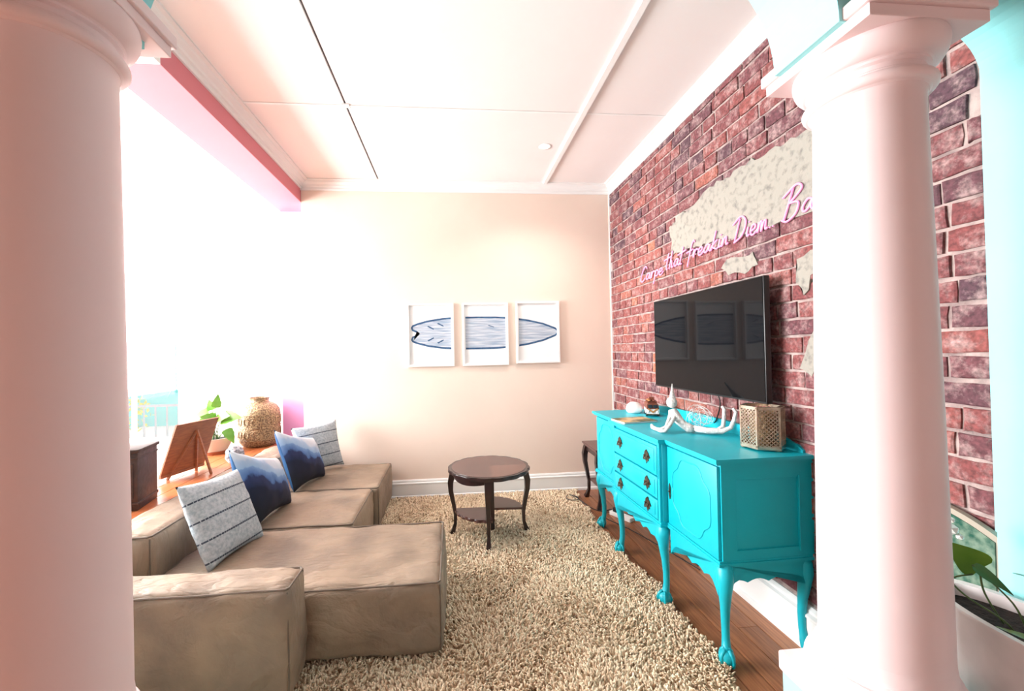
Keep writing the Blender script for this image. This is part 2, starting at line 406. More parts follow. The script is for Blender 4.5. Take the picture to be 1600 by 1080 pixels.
for rank, i in enumerate(order):
    vs, fs = brick_geo(*bricks[i]); t = tint_at(bricks[i])
    if rank < 300:
        o = obj('brick', M().add(vs, fs), brickm, wr); set_tint(o, [t]*len(fs))
    else:
        rest.add(vs, fs); rt_ += [t]*len(fs)
o = obj('brickwork', rest, brickm, wr, kind='stuff'); set_tint(o, rt_)
# plaster patches
def ragged(poly, amp, sub, seed):
    r = random.Random(seed); out = []
    for i in range(len(poly)):
        a = poly[i]; b = poly[(i+1) % len(poly)]
        for k in range(sub):
            t = k/sub; out.append((a[0]+(b[0]-a[0])*t+r.uniform(-amp, amp), a[1]+(b[1]-a[1])*t+r.uniform(-amp, amp)))
    return out
obj('plaster_patch', M().prism(ragged(PLA, .012, 4, 3), 0, 1.691, 1.712), plaster, wr, label='cream plaster remnant behind the pink sign')
for q, pl in enumerate(([(2.40, 1.97), (2.34, 2.02), (2.22, 2.0), (2.13, 2.0), (2.1, 1.93), (2.2, 1.90), (2.33, 1.92)], [(1.84, 1.90), (1.72, 1.93), (1.62, 1.95), (1.66, 1.86), (1.76, 1.80), (1.80, 1.72), (1.85, 1.79)],
                       [(1.80, 1.46), (1.74, 1.58), (1.70, 1.57), (1.74, 1.40), (1.78, 1.33), (1.84, 1.36)])):
    obj('plaster_patch', M().prism(ragged(pl, .008, 3, 9+q), 0, 1.6935, 1.712), plaster, wr)

# ---- baseboards
def bb_prof(sgn=1):     # (depth out of wall, z)
    return [(0, 0), (.028, 0), (.028, .022), (.02, .03), (.02, .135), (.024, .14), (.024, .15), (.014, .158), (.014, .17), (.007, .183), (0, .183)]
struct('baseboard_back', M().prism([(YB-d, z) for d, z in bb_prof()], 0, -1.485, 1.70), white)
struct('baseboard_right', M().prism([(1.709-d*1.5, z*1.17) for d, z in bb_prof()], 1, 1.14, YB-.03), white)
# ---- ceiling
ce = struct('ceiling', M().box((-1.9, 1.13, 3.225), (1.95, 4.65, 3.3)), ceildark)
ys = [1.13, 2.873, 4.17]; xs = [-1.54, -.712, .985, 1.72]
for i in range(3):
    for j in range(2):
        g0 = .0075 if i else 0; g1 = .0075 if i == 0 else 0
        if i > 1: g0 = 0
        obj('ceiling_panel', M().box((xs[i]+(.0075 if i == 1 else 0), ys[j]+.002, ZC), (xs[i+1]-(.0075 if i == 0 else 0), ys[j+1]-.002, ZC+.014)), ceilm, ce)
obj('batten', M().box((.965, 1.13, ZC-.016), (1.008, YB, ZC), bev=.003), white, ce)
obj('batten', M().box((-.70, 2.866, ZC-.004), (1.72, 2.884, ZC), bev=.001), white, ce)
obj('batten', M().box((-1.54, 2.866, ZC-.004), (-.725, 2.884, ZC), bev=.001), white, ce)
obj('batten', M().box((-.738, 2.85, ZC-.006), (-.685, 2.895, ZC+.002), bev=.002), ceilm, ce)
struct('ceiling', M().box((-5.2, -2, 3.3), (1.95, .86, 3.4)), pmat('pine_ceiling_boards', (.30, .19, .12), rough=.6))
# cornices
cp = [(0, 0), (.012, 0), (.016, .012), (.016, .028), (.03, .034), (.036, .05), (.058, .066), (.064, .078), (.085, .082), (.085, .095), (0, .095)]
struct('trim_1', M().prism([(YB-d, 3.118+z) for d, z in cp], 0, -1.54, 1.71), white)
struct('trim_2', M().prism([(1.71-d*1.05, 3.118+z) for d, z in cp], 1, 1.14, YB), white)
struct('trim_3', M().prism([(-1.487+d*1.1, 3.13+z*.84) for d, z in cp], 1, 1.14, YB), ceilm)
struct('trim_4', M().box((1.688, YB-.008, .18), (1.709, YB, 3.12)), white)
# beam left
struct('trim_5', M().box((-1.80, 2.22, 3.0), (-1.487, YB+.3, 3.3), bev=.002), pinkp)
struct('trim_6', M().box((-1.80, 1.13, 3.0), (-1.487, 2.22, 3.3)), whitem)
struct('wall_left', M().box((-1.80, YB+.28, 0), (-1.487, YB+.46, 3.0)), lilac)
# sunroom shell
struct('ceiling', M().box((-5.2, 1.13, 3.0), (-2.158, 5.8, 3.3)).box((-2.152, .86, 3.0), (-1.80, 5.8, 3.3)).box((-2.16, .86, 3.02), (-2.15, 5.8, 3.3), 1), [whitem, ceildark])
wf = struct('wall_far', M().box((-5.2, 5.6, 0), (-4.75, 5.75, 3.1)).box((-3.52, 5.6, 0), (-1.4, 5.75, 3.1)).box((-4.75, 5.6, 2.13), (-3.52, 5.75, 3.1)).box((-4.75, 5.6, 0), (-3.52, 5.75, .36)), whitem)
wi = struct('window_1', M().box((-4.75, 5.62, .42), (-4.69, 5.68, 2.07)).box((-3.58, 5.62, .42), (-3.52, 5.68, 2.07)).box((-4.75, 5.62, 2.07), (-3.52, 5.68, 2.13)).box((-4.75, 5.62, .36), (-3.52, 5.68, .42)).box((-4.16, 5.63, .42), (-4.12, 5.67, 2.07)), white)
obj('pane', M().box((-4.69, 5.647, .42), (-4.16, 5.652, 2.07)), glass, wi); obj('pane', M().box((-4.12, 5.647, .42), (-3.58, 5.652, 2.07)), glass, wi)
struct('wall_rear', M().box((-5.2, -2.1, 0), (1.95, -2, 3.3)), pmat('clay_wall_paint', (.30, .20, .17), rough=.8))
struct('wall_outer', M().box((-5.2, -2, 0), (-5.05, 5.8, .8)).box((-5.2, -2, 2.85), (-5.05, 5.8, 3.3)).box((-5.2, 5.1, .8), (-5.05, 5.8, 2.85)).box((-5.2, -2, .8), (-5.05, 1.7, 2.85)), whitem)
w2 = struct('window_2', M().box((-5.15, 1.7, .8), (-5.08, 1.76, 2.85)).box((-5.15, 5.04, .8), (-5.08, 5.1, 2.85)).box((-5.15, 3.35, .8), (-5.08, 3.41, 2.85)).box((-5.15, 1.7, .8), (-5.08, 5.1, .86)).box((-5.15, 1.7, 2.79), (-5.08, 5.1, 2.85)), white)

# ---- arcade wall with arches
def arc(cx, cz, r, a0, a1, n=24): return [(cx+r*math.cos(a0+(a1-a0)*i/n), cz+r*math.sin(a0+(a1-a0)*i/n)) for i in range(n+1)]
SP = 2.27
aw = M(); PX = 1.645
def arch_fill(m, cx, r, n, ztop=3.3, b=None):
    P = [(x_, SP+(z_-SP)*(b or r)/r) for x_, z_ in arc(cx, SP, r, PI, 0, n)]
    for p, q in zip(P[:-1], P[1:]):
        a = [(p[0], y, z) for y, z in ((.90, p[1]), (1.10, p[1]), (1.10, ztop), (.90, ztop))]
        b = [(q[0], y, z) for y, z in ((.90, q[1]), (1.10, q[1]), (1.10, ztop), (.90, ztop))]
        m.add(a+b, [(0, 1, 5, 4), (1, 2, 6, 5), (3, 0, 4, 7)])
arch_fill(aw, (1.286+PX)/2, (PX-1.286)/2, 24); arch_fill(aw, .0915, .8665, 64, b=.55); arch_fill(aw, -1.72, .64, 40)
aw.box((.958, .90, SP), (1.286, 1.10, 3.3)).box((-1.08, .90, SP), (-.775, 1.10, 3.3)).box((-2.55, .90, 0), (-2.36, 1.10, 3.3)).box((PX, .90, SP), (1.95, 1.10, 3.3))
struct('wall_front', aw, cyanp, auto=30)
struct('wall_front', M().box((PX, .90, 0), (1.95, 1.10, SP)), cyanp)

# ---- columns
def column(cx, label, dz=0):
    t = thing('column', (cx, 1.0, 0), label, 'column', 'pinkish columns of the arcade')
    obj('pedestal', M().box((-.16, -.152, 0), (.16, .152, .50), bev=.004), cyanp, t, label='pale aqua column pedestal')
    obj('plinth', M().box((-.168, -.158, .50), (.168, .158, .556), bev=.006), colpaint, t)
    pr = [(.158, .556)]+[(.150+.018*math.sin(a), .585-.027*math.cos(a)) for a in [PI*i/10 for i in range(11)]]+[(.148, .615), (.148, .622)]
    pr += [(.141+.006*math.sin(a), .630-.008*math.cos(a)) for a in [PI*i/5 for i in range(6)]]+[(.138, .64), (.135, .652)]
    obj('base', M().lathe(pr, n=64), colpaint, t, auto=40)
    sh = [(.137, .65), (.1335, .68)]+[(.1335-(.1335-.1145)*((z-.68)/(2.09-.68))**1.35, z) for z in [.68+(2.09-.68)*i/16 for i in range(17)]]+[(.1150, 2.112), (.119, 2.122)]
    sh = [(r, z+dz*(z-.65)/1.4) for r, z in sh]
    obj('shaft', M().lathe(sh, n=64), colpaint, t, auto=40)
    rg = [(r_, z_+.054) for r_, z_ in [(.119, 2.066), (.124, 2.070)]+[(.124+.014*math.sin(a), 2.084-.014*math.cos(a)) for a in [PI*i/8 for i in range(9)]]+[(.122, 2.100), (.122, 2.104), (.118, 2.108), (.117, 2.115)]]
    obj('astragal', M().lathe([(r, z+dz) for r, z in rg], n=64), colpaint, t, auto=35)
    cpf = [(.117, 2.165), (.117, 2.174), (.125, 2.178), (.125, 2.184), (.129, 2.187)]+[(.129+.029*math.sin(a), 2.232-.045*math.cos(a)) for a in [PI/2*i/8 for i in range(9)]]+[(.157, 2.240), (.152, 2.247)]
    obj('capital', M().lathe([(r, z+dz) for r, z in cpf], n=64), colpaint, t, auto=40)
    obj('abacus', M().box((-.158, -.155, 2.243+dz), (.158, .155, 2.272+dz), bev=.002).box((-.168, -.165, 2.272+dz), (.168, .165, 2.305+dz), bev=.004), colpaint, t)
    return t
column(1.135, 'round pinkish white column on an aqua pedestal, right foreground before the brick wall')
column(-.903, 'round mauve shaded column cut by the left edge of the photo', .045)

# ================================================================== SOFA
def puff(a, b, r=.05, bulge=.02, n=22, amp=.006, seed=0, freq=5, directional=None):
    """soft upholstered block, welded grid"""
    a = np.array(a, float); b = np.array(b, float); c = (a+b)/2; h = (b-a)/2
    idx = {}; vs = []; fs = []
    sv = Vector((seed*3.1, seed*1.7, seed*.9))
    def vert(u):
        key = tuple(np.round(u, 5))
        if key in idx: return idx[key]
        p = np.array(u)*h
        core = np.clip(p, -(h-r), h-r); d = p-core; l = np.linalg.norm(d)
        nrm = np.array(u, float)
        if l > 1e-9: p = core+d/l*r; nrm = d/l
        else: nrm = np.zeros(3); k = int(np.argmax(np.abs(u))); nrm[k] = math.copysign(1, u[k])
        k = int(np.argmax(np.abs(u))); o = [i for i in range(3) if i != k]
        bl = bulge*(1-u[o[0]]**2)*(1-u[o[1]]**2)
        pw = c+p
        fz = Vector((pw[0]*freq, pw[1]*freq*(1.0 if not directional else directional), pw[2]*freq*.8))+sv
        ns = noise.fractal(fz, 1.0, 2.0, 4)
        ridg = 1-abs(noise.noise(fz*1.9+Vector((5, 3, 1))))*2.2
        q = pw+nrm*(bl+amp*ns+amp*.5*max(0, ridg)**3)
        if q[2] < .0 and u[2] < 0: q[2] = max(q[2], a[2])
        idx[key] = len(vs); vs.append(tuple(q)); return idx[key]
    g = np.linspace(-1, 1, n+1)
    g = np.sign(g)*(1-(1-np.abs(g))**1.5)
    for k in range(3):
        o = [i for i in range(3) if i != k]
        for s in (-1, 1):
            for i in range(n):
                for j in range(n):
                    q = []
                    for di, dj in ((0, 0), (1, 0), (1, 1), (0, 1)):
                        u = np.zeros(3); u[k] = s; u[o[0]] = g[i+di]; u[o[1]] = g[j+dj]; q.append(vert(u))
                    fs.append(tuple(q))
    return M().add(vs, fs)
so = thing('sectional_sofa', (-1.0, 2.8, .0), 'taupe leather sectional sofa with low blocks and a chaise on the shag rug', 'sofa')
def seam_path(a, b, e=.012):
    (x0, y0, z0), (x1, y1, z1) = a, b
    m = M(); q = .018
    loop = [(x0+q, y0+q*.3, z1-q*.42), (x1-q, y0+q*.3, z1-q*.42), (x1-q*.3, y0+q, z1-q*.42), (x1-q*.3, y1-q, z1-q*.42), (x1-q, y1-q*.3, z1-q*.42), (x0+q, y1-q*.3, z1-q*.42), (x0+q, y0+q*.3, z1-q*.42)]
    pts = []
    for p, w_ in zip(loop[:-1], loop[1:]):
        for t in range(8):
            s = t/8; P = Vector(p).lerp(Vector(w_), s)
            P.z += .004*noise.noise(P*6); pts.append(P)
    pts.append(Vector(loop[-1]))
    m.sweep(pts, .0048, 6)
    for (cx, cy) in ((x1-q*.35, y0+q*.35), (x0+q*.35, y0+q*.35), (x1-q*.35, y1-q*.35)):
        m.sweep([(cx+.002*math.sin(z_*9), cy, z_) for z_ in np.linspace(z0+.02, z1-q, 8)], .0035, 6)
    return m
def block(name, a, b, seed, r=.035, bulge=.012, amp=.009, **k):
    o = obj(name, puff(a, b, r, bulge, 34, amp, seed, **k), leather, so, smooth=True, world=True)
    s = seam_path(a, b)
    s.v = [(p[0]+1.0, p[1]-2.8, p[2]) for p in s.v]
    obj('piping', s, piping, o)
    return o
block('chaise', (-1.50, 1.965, .03), (-.075, 2.665, .375), 1, r=.04, bulge=.016, amp=.011)
block('arm', (-1.80, 1.765, .03), (-.70, 1.955, .50), 2, r=.03, bulge=.014, amp=.010)
block('seat', (-1.50, 2.70, .03), (-.665, 3.385, .375), 3, bulge=.012)
block('seat', (-1.50, 3.40, .03), (-.625, 4.12, .375), 4, bulge=.012)
block('backrest', (-1.78, 2.14, .03), (-1.50, 2.98, .595), 5, r=.045, bulge=.012)
block('backrest', (-1.78, 3.0, .03), (-1.51, 3.62, .59), 6, r=.045, bulge=.012)
block('backrest', (-1.78, 3.64, .03), (-1.51, 4.14, .59), 7, r=.045, bulge=.012)
block('arm', (-1.80, 1.96, .03), (-1.50, 2.13, .32), 8, r=.03)

# ---- pillows
def pillow(name, mats, label, group, center, w_, h_, t_, rz, tilt, roll=0, seed=0, droop=0, peak=0):
    n = 26; idx = {}; vs = []; fs = []; mi = []
    for side in (1, -1):
        for i in range(n+1):
            for j in range(n+1):
                u = -1+2*i/n; v = -1+2*j/n
                edge = i in (0, n) or j in (0, n)
                if side == -1 and edge: continue
                T = t_/2*((1-u*u)*(1-v*v))**.42
                T *= 1+.10*noise.noise(Vector((u*1.7+seed, v*1.7, side)))
                x_ = w_/2*u*(1-.075*(1-v*v)); z_ = h_/2*v*(1-.075*(1-u*u))
                if v > 0:
                    z_ -= droop*((u+1)/2)**1.3*v; z_ += peak*max(0, -u)**2*v
                T += .006*noise.noise(Vector((u*4+seed, v*4, side*2)))*(0 if edge else 1)
                idx[(side, i, j)] = len(vs); vs.append((x_, -side*T, z_-.012*(u*u)*(1 if v < 0 else 0)))
    def g(s, i, j): return idx.get((s, i, j), idx[(1, i, j)] if (i in (0, n) or j in (0, n)) else None)
    m = M()
    for s, k in ((1, 0), (-1, 1)):
        F_ = [(g(s, i, j), g(s, i+1, j), g(s, i+1, j+1), g(s, i, j+1)) for i in range(n) for j in range(n)]
        m.f += F_; m.m += [k]*len(F_)
    m.v = vs
    o = obj(name, m, mats, smooth=True)
    o.rotation_mode = 'QUATERNION'
    # local -y (front) ends up facing +X after rz = 90deg
    R = Matrix.Rotation(rz, 4, 'Z') @ Matrix.Rotation(tilt, 4, 'X') @ Matrix.Rotation(roll, 4, 'Y')
    o.rotation_quaternion = R.to_quaternion(); o.location = center
    return tag(o, label, 'cushion', 'cushions leaning on the sofa backs')
pillow('cushion', [stripem, stripem], 'grey woven cushion with dark dashed stripes, nearest the camera on the sofa', None, (-1.30, 2.40, .59), .43, .46, .17, math.radians(80), math.radians(-24), math.radians(2), 1, droop=.02)
pillow('cushion', [ombre, blueback], 'blue ombre watercolour cushion just behind the near grey striped one', None, (-1.31, 2.91, .61), .44, .46, .19, math.radians(84), math.radians(-20), math.radians(1), 2, droop=.12, peak=.055)
pillow('cushion', [ombre, blueback], 'blue ombre watercolour cushion in front of the far grey striped one', None, (-1.29, 3.56, .61), .44, .46, .19, math.radians(76), math.radians(-20), math.radians(1), 5, droop=.11, peak=.05)
pillow('cushion', [stripem, stripem], 'grey woven cushion with dark stripes, farthest on the sofa near the peach wall', None, (-1.27, 3.92, .61), .42, .43, .15, math.radians(38), math.radians(-14), math.radians(-4), 4)

# ================================================================== RUG
def make_rug():
    R = np.random.RandomState(3); N_ = 80000
    X = R.uniform(-1.5, 1.26, N_); Y = R.uniform(1.15, 4.12, N_)
    edge = 1.205+.03*np.sin(Y*3.1+1)+.02*np.sin(Y*11)+.012*np.sin(Y*37)
    keep = (X < edge) & ~((X < -.78) & (Y > 1.8) & (Y < 4.13)) & ~((X < -.15) & (X > -1.5) & (Y > 2.03) & (Y < 2.62)) & ~((X < -.8) & (Y < 1.9) & (Y > 1.7))
    X = X[keep]; Y = Y[keep]; n = len(X)
    near = 1.0
    H = R.uniform(.016, .032, n); ang = R.uniform(0, 2*PI, n)
    fx = np.sin(X*9+2*np.sin(Y*5)); fy = np.cos(Y*8+2*np.sin(X*7))
    lx = .011*np.cos(ang)+.006*fx; ly = .011*np.sin(ang)+.006*fy
    rad = R.uniform(.0036, .0068, n)
    rot = R.uniform(0, 2*PI, n)
    V = np.zeros((n, 10, 3), np.float32)
    for lv, (hh, ll, rr) in enumerate(((0, 0, 1.), (.55, .35, 1.15), (.9, .85, .9))):
        for k in range(3):
            a = rot+k*2*PI/3
            V[:, lv*3+k, 0] = X+lx*ll+rad*rr*np.cos(a); V[:, lv*3+k, 1] = Y+ly*ll+rad*rr*np.sin(a); V[:, lv*3+k, 2] = H*hh+.004
    V[:, 9, 0] = X+lx*1.25; V[:, 9, 1] = Y+ly*1.25; V[:, 9, 2] = H*.9+.006
    Fq = []
    for lv in range(2):
        for k in range(3):
            a, b = lv*3+k, lv*3+(k+1) % 3; Fq += [(a, b, b+3), (a, b+3, a+3)]
    for k in range(3): Fq.append((6+k, 6+(k+1) % 3, 9))
    Fq = np.array(Fq, np.int32); nf = len(Fq)
    allF = (Fq[None]+(np.arange(n)*10)[:, None, None]).reshape(-1, 3)
    me = bpy.data.meshes.new('shag_pile')
    me.vertices.add(n*10); me.vertices.foreach_set('co', V.reshape(-1))
    me.loops.add(allF.size); me.loops.foreach_set('vertex_index', allF.reshape(-1))
    me.polygons.add(len(allF)); me.polygons.foreach_set('loop_start', np.arange(0, allF.size, 3, dtype=np.int32))
    me.polygons.foreach_set('use_smooth', np.ones(len(allF), bool))
    me.update(calc_edges=True)
    t = np.clip(R.normal(.62, .30, n)+.10*np.sin(X*4+Y*3)*np.sin(Y*5-X*2), 0, 1)
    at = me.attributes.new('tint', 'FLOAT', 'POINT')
    tv = np.repeat(t, 10).reshape(n, 10); tv[:, :3] *= .45; tv[:, 9] += .1  # roots darkened in colour to stand for shade between tufts, tips lightened
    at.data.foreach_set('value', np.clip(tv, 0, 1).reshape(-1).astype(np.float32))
    me.materials.append(rugm)
    return me
rug = thing('shag_rug', (.2, 2.7, 0), 'thick cream and beige shag rug covering the wooden floor', 'rug')
rb = M().prism([(-1.5, 1.15), (1.19, 1.15), (1.2, 2), (1.19, 3), (1.20, 4.1), (-1.5, 4.1)], 2, .001, .012)
obj('backing', rb, pmat('rug_backing', (.42, .30, .19), rough=.9), rug, world=True)
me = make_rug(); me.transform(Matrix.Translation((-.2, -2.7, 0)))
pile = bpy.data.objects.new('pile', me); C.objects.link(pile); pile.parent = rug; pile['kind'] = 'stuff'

# ================================================================== SIDEBOARD (local x = world x relative, front faces -X)
sb = thing('sideboard', (1.45, 2.55, 0), 'bright turquoise painted antique sideboard on ball and claw legs below the television', 'sideboard', rz=.025)
DX, CXF, BK = -.245, -.285, .245     # door front, centre front, back (local x)
Y0, Y1, Y2, Y3 = -.75, -.315, .325, .755
ZB, ZT = .455, .925
case = M().box((DX+.012, Y0, ZB), (BK, Y3, ZT), bev=.004).box((CXF+.012, Y1, ZB), (BK, Y2, ZT), bev=.004)
obj('carcass', case, turq, sb, auto=35)
def foot(x0, x1, y0, y1, e): return [(x0-e, y0-e), (x0-e, y1+e), (x1, y1+e), (x1, y0-e)]
def bf(e):            # breakfront plan outline with overhang e
    return [(BK, Y0-e), (DX-e, Y0-e), (DX-e, Y1-e), (CXF-e, Y1-e), (CXF-e, Y2+e), (DX-e, Y2+e), (DX-e, Y3+e), (BK, Y3+e)]
def insert_pts(poly): return poly
top = M().prism(bf(.014), 2, ZT, .935).prism(bf(.024), 2, .935, .953)
obj('top', top, turq, sb)
obj('base_moulding', M().prism(bf(.012), 2, .452, .466).prism(bf(.006), 2, .466, .476), turq, sb)
# gallery rail
gp = [(Y0+.02, .95), (Y0+.02, .965), (Y0+.05, .985), (Y0+.14, 1.003)]+[(Y0+.2+(Y3-Y0-.4)*i/12, 1.008+.012*math.sin(PI*i/12)) for i in range(13)]+[(Y3-.14, 1.003), (Y3-.05, .985), (Y3-.02, .965), (Y3-.02, .95)]
obj('gallery', M().prism(gp, 0, BK-.03, BK-.006), turq, sb)
def scallop(a, b, n, amp, base=.455, lo=.365):
    pts = [(a, base)]
    L_ = b-a
    for i in range(41):
        t = i/40; e = min(t, 1-t)
        zz = lo+ (.0 if e > .16 else -.05*((.16-e)/.16)**1.5)
        zz += amp*abs(math.sin(PI*n*t))-amp*.5
        pts.append((a+L_*t, zz))
    pts.append((b, base)); return pts
obj('apron', M().prism(scallop(Y0+.02, Y1-.02, 4, .018), 0, DX, DX+.02), turq, sb)
obj('apron', M().prism(scallop(Y1+.02, Y2-.02, 6, .024), 0, CXF, CXF+.02), turq, sb)
obj('apron', M().prism(scallop(Y2+.02, Y3-.02, 4, .018), 0, DX, DX+.02), turq, sb)
for yy in (Y0, Y3-.02):
    obj('apron', M().prism(scallop(DX+.03, BK-.03, 4, .016, lo=.375), 1, yy, yy+.02), turq, sb)
# doors
def oval_outline(cy, cz, a, b):
    pts = []
    for i in range(64):
        t = 2*PI*i/64; r = 1+.05*math.cos(4*t)+.035*math.cos(8*t+PI)
        pts.append((cy+a*r*math.copysign(abs(math.cos(t))**.8, math.cos(t)), cz+b*r*math.copysign(abs(math.sin(t))**.85, math.sin(t))))
    return pts
def door(y0, y1, keyy):
    d = obj('door', M().box((DX-.004, y0, ZB+.022), (DX+.014, y1, ZT-.012), bev=.003), turq, sb, auto=35)
    cy = (y0+y1)/2
    for k, (a, b, r) in enumerate(((.150, .178, .0042),)):
        ol = oval_outline(cy, .695, a*(y1-y0)/.40, b)
        obj('oval_moulding', M().sweep([(DX-.004, p[0], p[1]) for p in ol+[ol[0]]], r, 6), turq, d, smooth=True)
    e = M().prism([(keyy+.011*math.cos(2*PI*i/12)*(1 if i % 2 else .6), .665+.045*math.sin(2*PI*i/12)) for i in range(12)], 0, DX-.008, DX-.003)
    e.ico((DX-.011, keyy, .665), .006, 1)
    obj('escutcheon', e, brassk, d, label='dark bronze keyhole plate')
door(Y0+.004, Y1-.012, Y1-.035); door(Y2+.012, Y3-.022, Y2+.035)
# drawers
for (za, zb) in ((.735, .905), (.60, .725), (.478, .590)):
    d = obj('drawer', M().box((CXF-.006, Y1+.03, za), (CXF+.014, Y2-.03, zb), bev=.004).box((CXF-.009, Y1+.055, za+.02), (CXF, Y2-.055, zb-.02), bev=.002), turq, sb, auto=35)
    for yy in (-.18, .19):
        zc = (za+zb)/2
        m = M().prism([(yy+.036*math.cos(2*PI*i/16)*(1.15 if i % 4 == 0 else .72 if i % 2 else .95), zc+.036*math.sin(2*PI*i/16)*(1.2 if i % 4 == 0 else .72 if i % 2 else .95)) for i in range(16)], 0, CXF-.013, CXF-.008)
        m.ico((CXF-.018, yy-.015, zc+.003), .006, 1).ico((CXF-.018, yy+.015, zc+.003), .006, 1)
        m.sweep([(CXF-.018-.012*math.sin(PI*i/8), yy-.017+.034*i/8, zc-.014*math.sin(PI*i/8)) for i in range(9)], .0035, 6)
        obj('drawer_pull', m, brassk, d, label='dark bronze drop pull')
obj('stile', M().box((CXF-.004, Y1+.004, ZB+.02), (CXF+.014, Y1+.026, ZT), bev=.002).box((CXF-.007, Y1+.011, .72), (CXF, Y1+.018, .90), bev=.001), turq, sb)
obj('stile', M().box((CXF-.004, Y2-.026, ZB+.02), (CXF+.014, Y2-.004, ZT), bev=.002), turq, sb)
# side panel frame
sp = M()
for (a, b) in (((DX+.085, Y0-.005, ZT-.075), (BK-.085, Y0+.01, ZT)), ((DX+.085, Y0-.005, ZB+.02), (BK-.085, Y0+.01, ZB+.065)), ((DX+.012, Y0-.005, ZB+.02), (DX+.085, Y0+.01, ZT)), ((BK-.085, Y0-.005, ZB+.02), (BK, Y0+.01, ZT))):
    sp.box(a, b)
sp.box((BK-.085, Y0-.010, .50), (BK-.075, Y0-.004, .86), bev=.002)
obj('side_frame', sp, turq, sb, auto=35)
def cab_leg(x, y, dx, dy, claw, H=.455):
    # profile: knee out, ankle in, foot out
    K = [(1.0, 0, .030), (.93, .010, .036), (.84, .016, .034), (.72, .012, .027), (.55, .002, .0205), (.38, -.004, .0175), (.24, -.003, .0165), (.15, .004, .019), (.11, .010, .024)]
    pts = [(x+dx*o, y+dy*o, H*h) for h, o, r in K]; rad = [r*1.05 for h, o, r in K]
    m = M()
    if claw:
        m.sweep(pts, rad, 12)
        bx, by = x+dx*.016, y+dy*.016
        m.ico((bx, by, .036), .036, 2)
        for k in range(4):
            a = k*PI/2+PI/4+math.atan2(dy, dx)
            m.sweep([(bx+.012*math.cos(a), by+.012*math.sin(a), .075), (bx+.028*math.cos(a), by+.028*math.sin(a), .055), (bx+.036*math.cos(a), by+.036*math.sin(a), .032), (bx+.032*math.cos(a), by+.032*math.sin(a), .010), (bx+.026*math.cos(a), by+.026*math.sin(a), .002)], [.008, .009, .0085, .007, .003], 6)
    else:
        pts += [(x+dx*.016, y+dy*.016, .02), (x+dx*.018, y+dy*.018, 0)]; rad += [.026, .022]
        m.sweep(pts, rad, 12)
    return m
for (x_, y_, dx, dy, cl) in ((DX+.034, Y0+.020, -1, -1.6, True), (CXF+.036, Y1+.03, -1, -.4, True), (CXF+.036, Y2-.03, -1, .4, True), (DX+.036, Y3-.036, -1, .8, True), (BK-.04, Y0+.036, .2, -1, False), (BK-.04, Y3-.036, .2, 1, False)):
    obj('leg', cab_leg(x_, y_, dx, dy, cl), turq, sb, smooth=True)

# ================================================================== ROUND TABLE
def cleg(x, y, dx, dy, H, s=1.0, tr=1.45):
    K = [(1.0, .0, .022), (.93, .012, .023), (.82, .026, .022), (.68, .024, .018), (.5, .006, .015), (.32, -.010, .013), (.16, -.008, .012), (.07, .006, .015), (.02, .016, .019), (0, .018, .016)]
    return M().sweep([(x+dx*o*s, y+dy*o*s, H*h) for h, o, r in K], [r*s*tr for h, o, r in K], 4, square=True)
tb = thing('round_side_table', (.275, 3.27, .012), 'low round dark mahogany table with a pie crust edge and quarter shelves on the rug', 'table', rz=0)
def crust(r, n=96, k=16, amp=.010): return [((r+amp*abs(math.sin(k*PI*i/n)))*math.cos(2*PI*i/n), (r+amp*abs(math.sin(k*PI*i/n)))*math.sin(2*PI*i/n)) for i in range(n)]
ang0 = math.radians(3)
H = .535
tm = M().prism(crust(.322), 2, H-.022, H-.008).prism(crust(.312), 2, H-.034, H-.022).prism(crust(.316), 2, H-.008, H-.003)
tp = obj('table_top', tm, mahog, tb, auto=50)
for k in range(4):
    a0 = k*PI/2; wedge = [(0.0005, 0.0005)]+[(.300*math.cos(a0+PI/2*i/12), .300*math.sin(a0+PI/2*i/12)) for i in range(13)]
    wedge[0] = (0, 0)
    obj('veneer', M().prism(wedge, 2, H-.0035, H-.001), mahog_b if k in (3,) else mahog_a, tp)
LP = [(.285*math.cos(a), .285*math.sin(a)) for a in (-PI/2+.0-.12, -.03, PI/2-.12, PI-.03)]
for (x_, y_) in LP:
    l = math.hypot(x_, y_); obj('leg', cleg(x_, y_, x_/l, y_/l, H-.03), mahog, tb, auto=50)
obj('centre_post', M().box((.008, .0, 0), (.040, .03, H-.03), bev=.003), mahog, tb)
obj('centre_post', M().box((-.03, -.035, .16), (-.004, -.008, H-.03), bev=.003), mahog, tb)
def arcband(a0, a1, r0, r1, z0, z1, wav=0, n=20):
    m = M(); vs = []
    for i in range(n+1):
        a = a0+(a1-a0)*i/n; zz = z0-wav*math.sin(PI*i/n)
        vs += [(r0*math.cos(a), r0*math.sin(a), zz), (r1*math.cos(a), r1*math.sin(a), zz), (r1*math.cos(a), r1*math.sin(a), z1), (r0*math.cos(a), r0*math.sin(a), z1)]
    fs = [(i*4+j, i*4+(j+1) % 4, i*4+4+(j+1) % 4, i*4+4+j) for i in range(n) for j in range(4)]+[(0, 1, 2, 3), (n*4+3, n*4+2, n*4+1, n*4)]
    return m.add(vs, fs)
obj('apron', arcband(PI+.03, 1.5*PI-.15, .27, .285, H-.062, H-.03, .022), mahog, tb)
obj('apron', arcband(.03, .5*PI-.15, .27, .285, H-.062, H-.03, .022), mahog, tb)
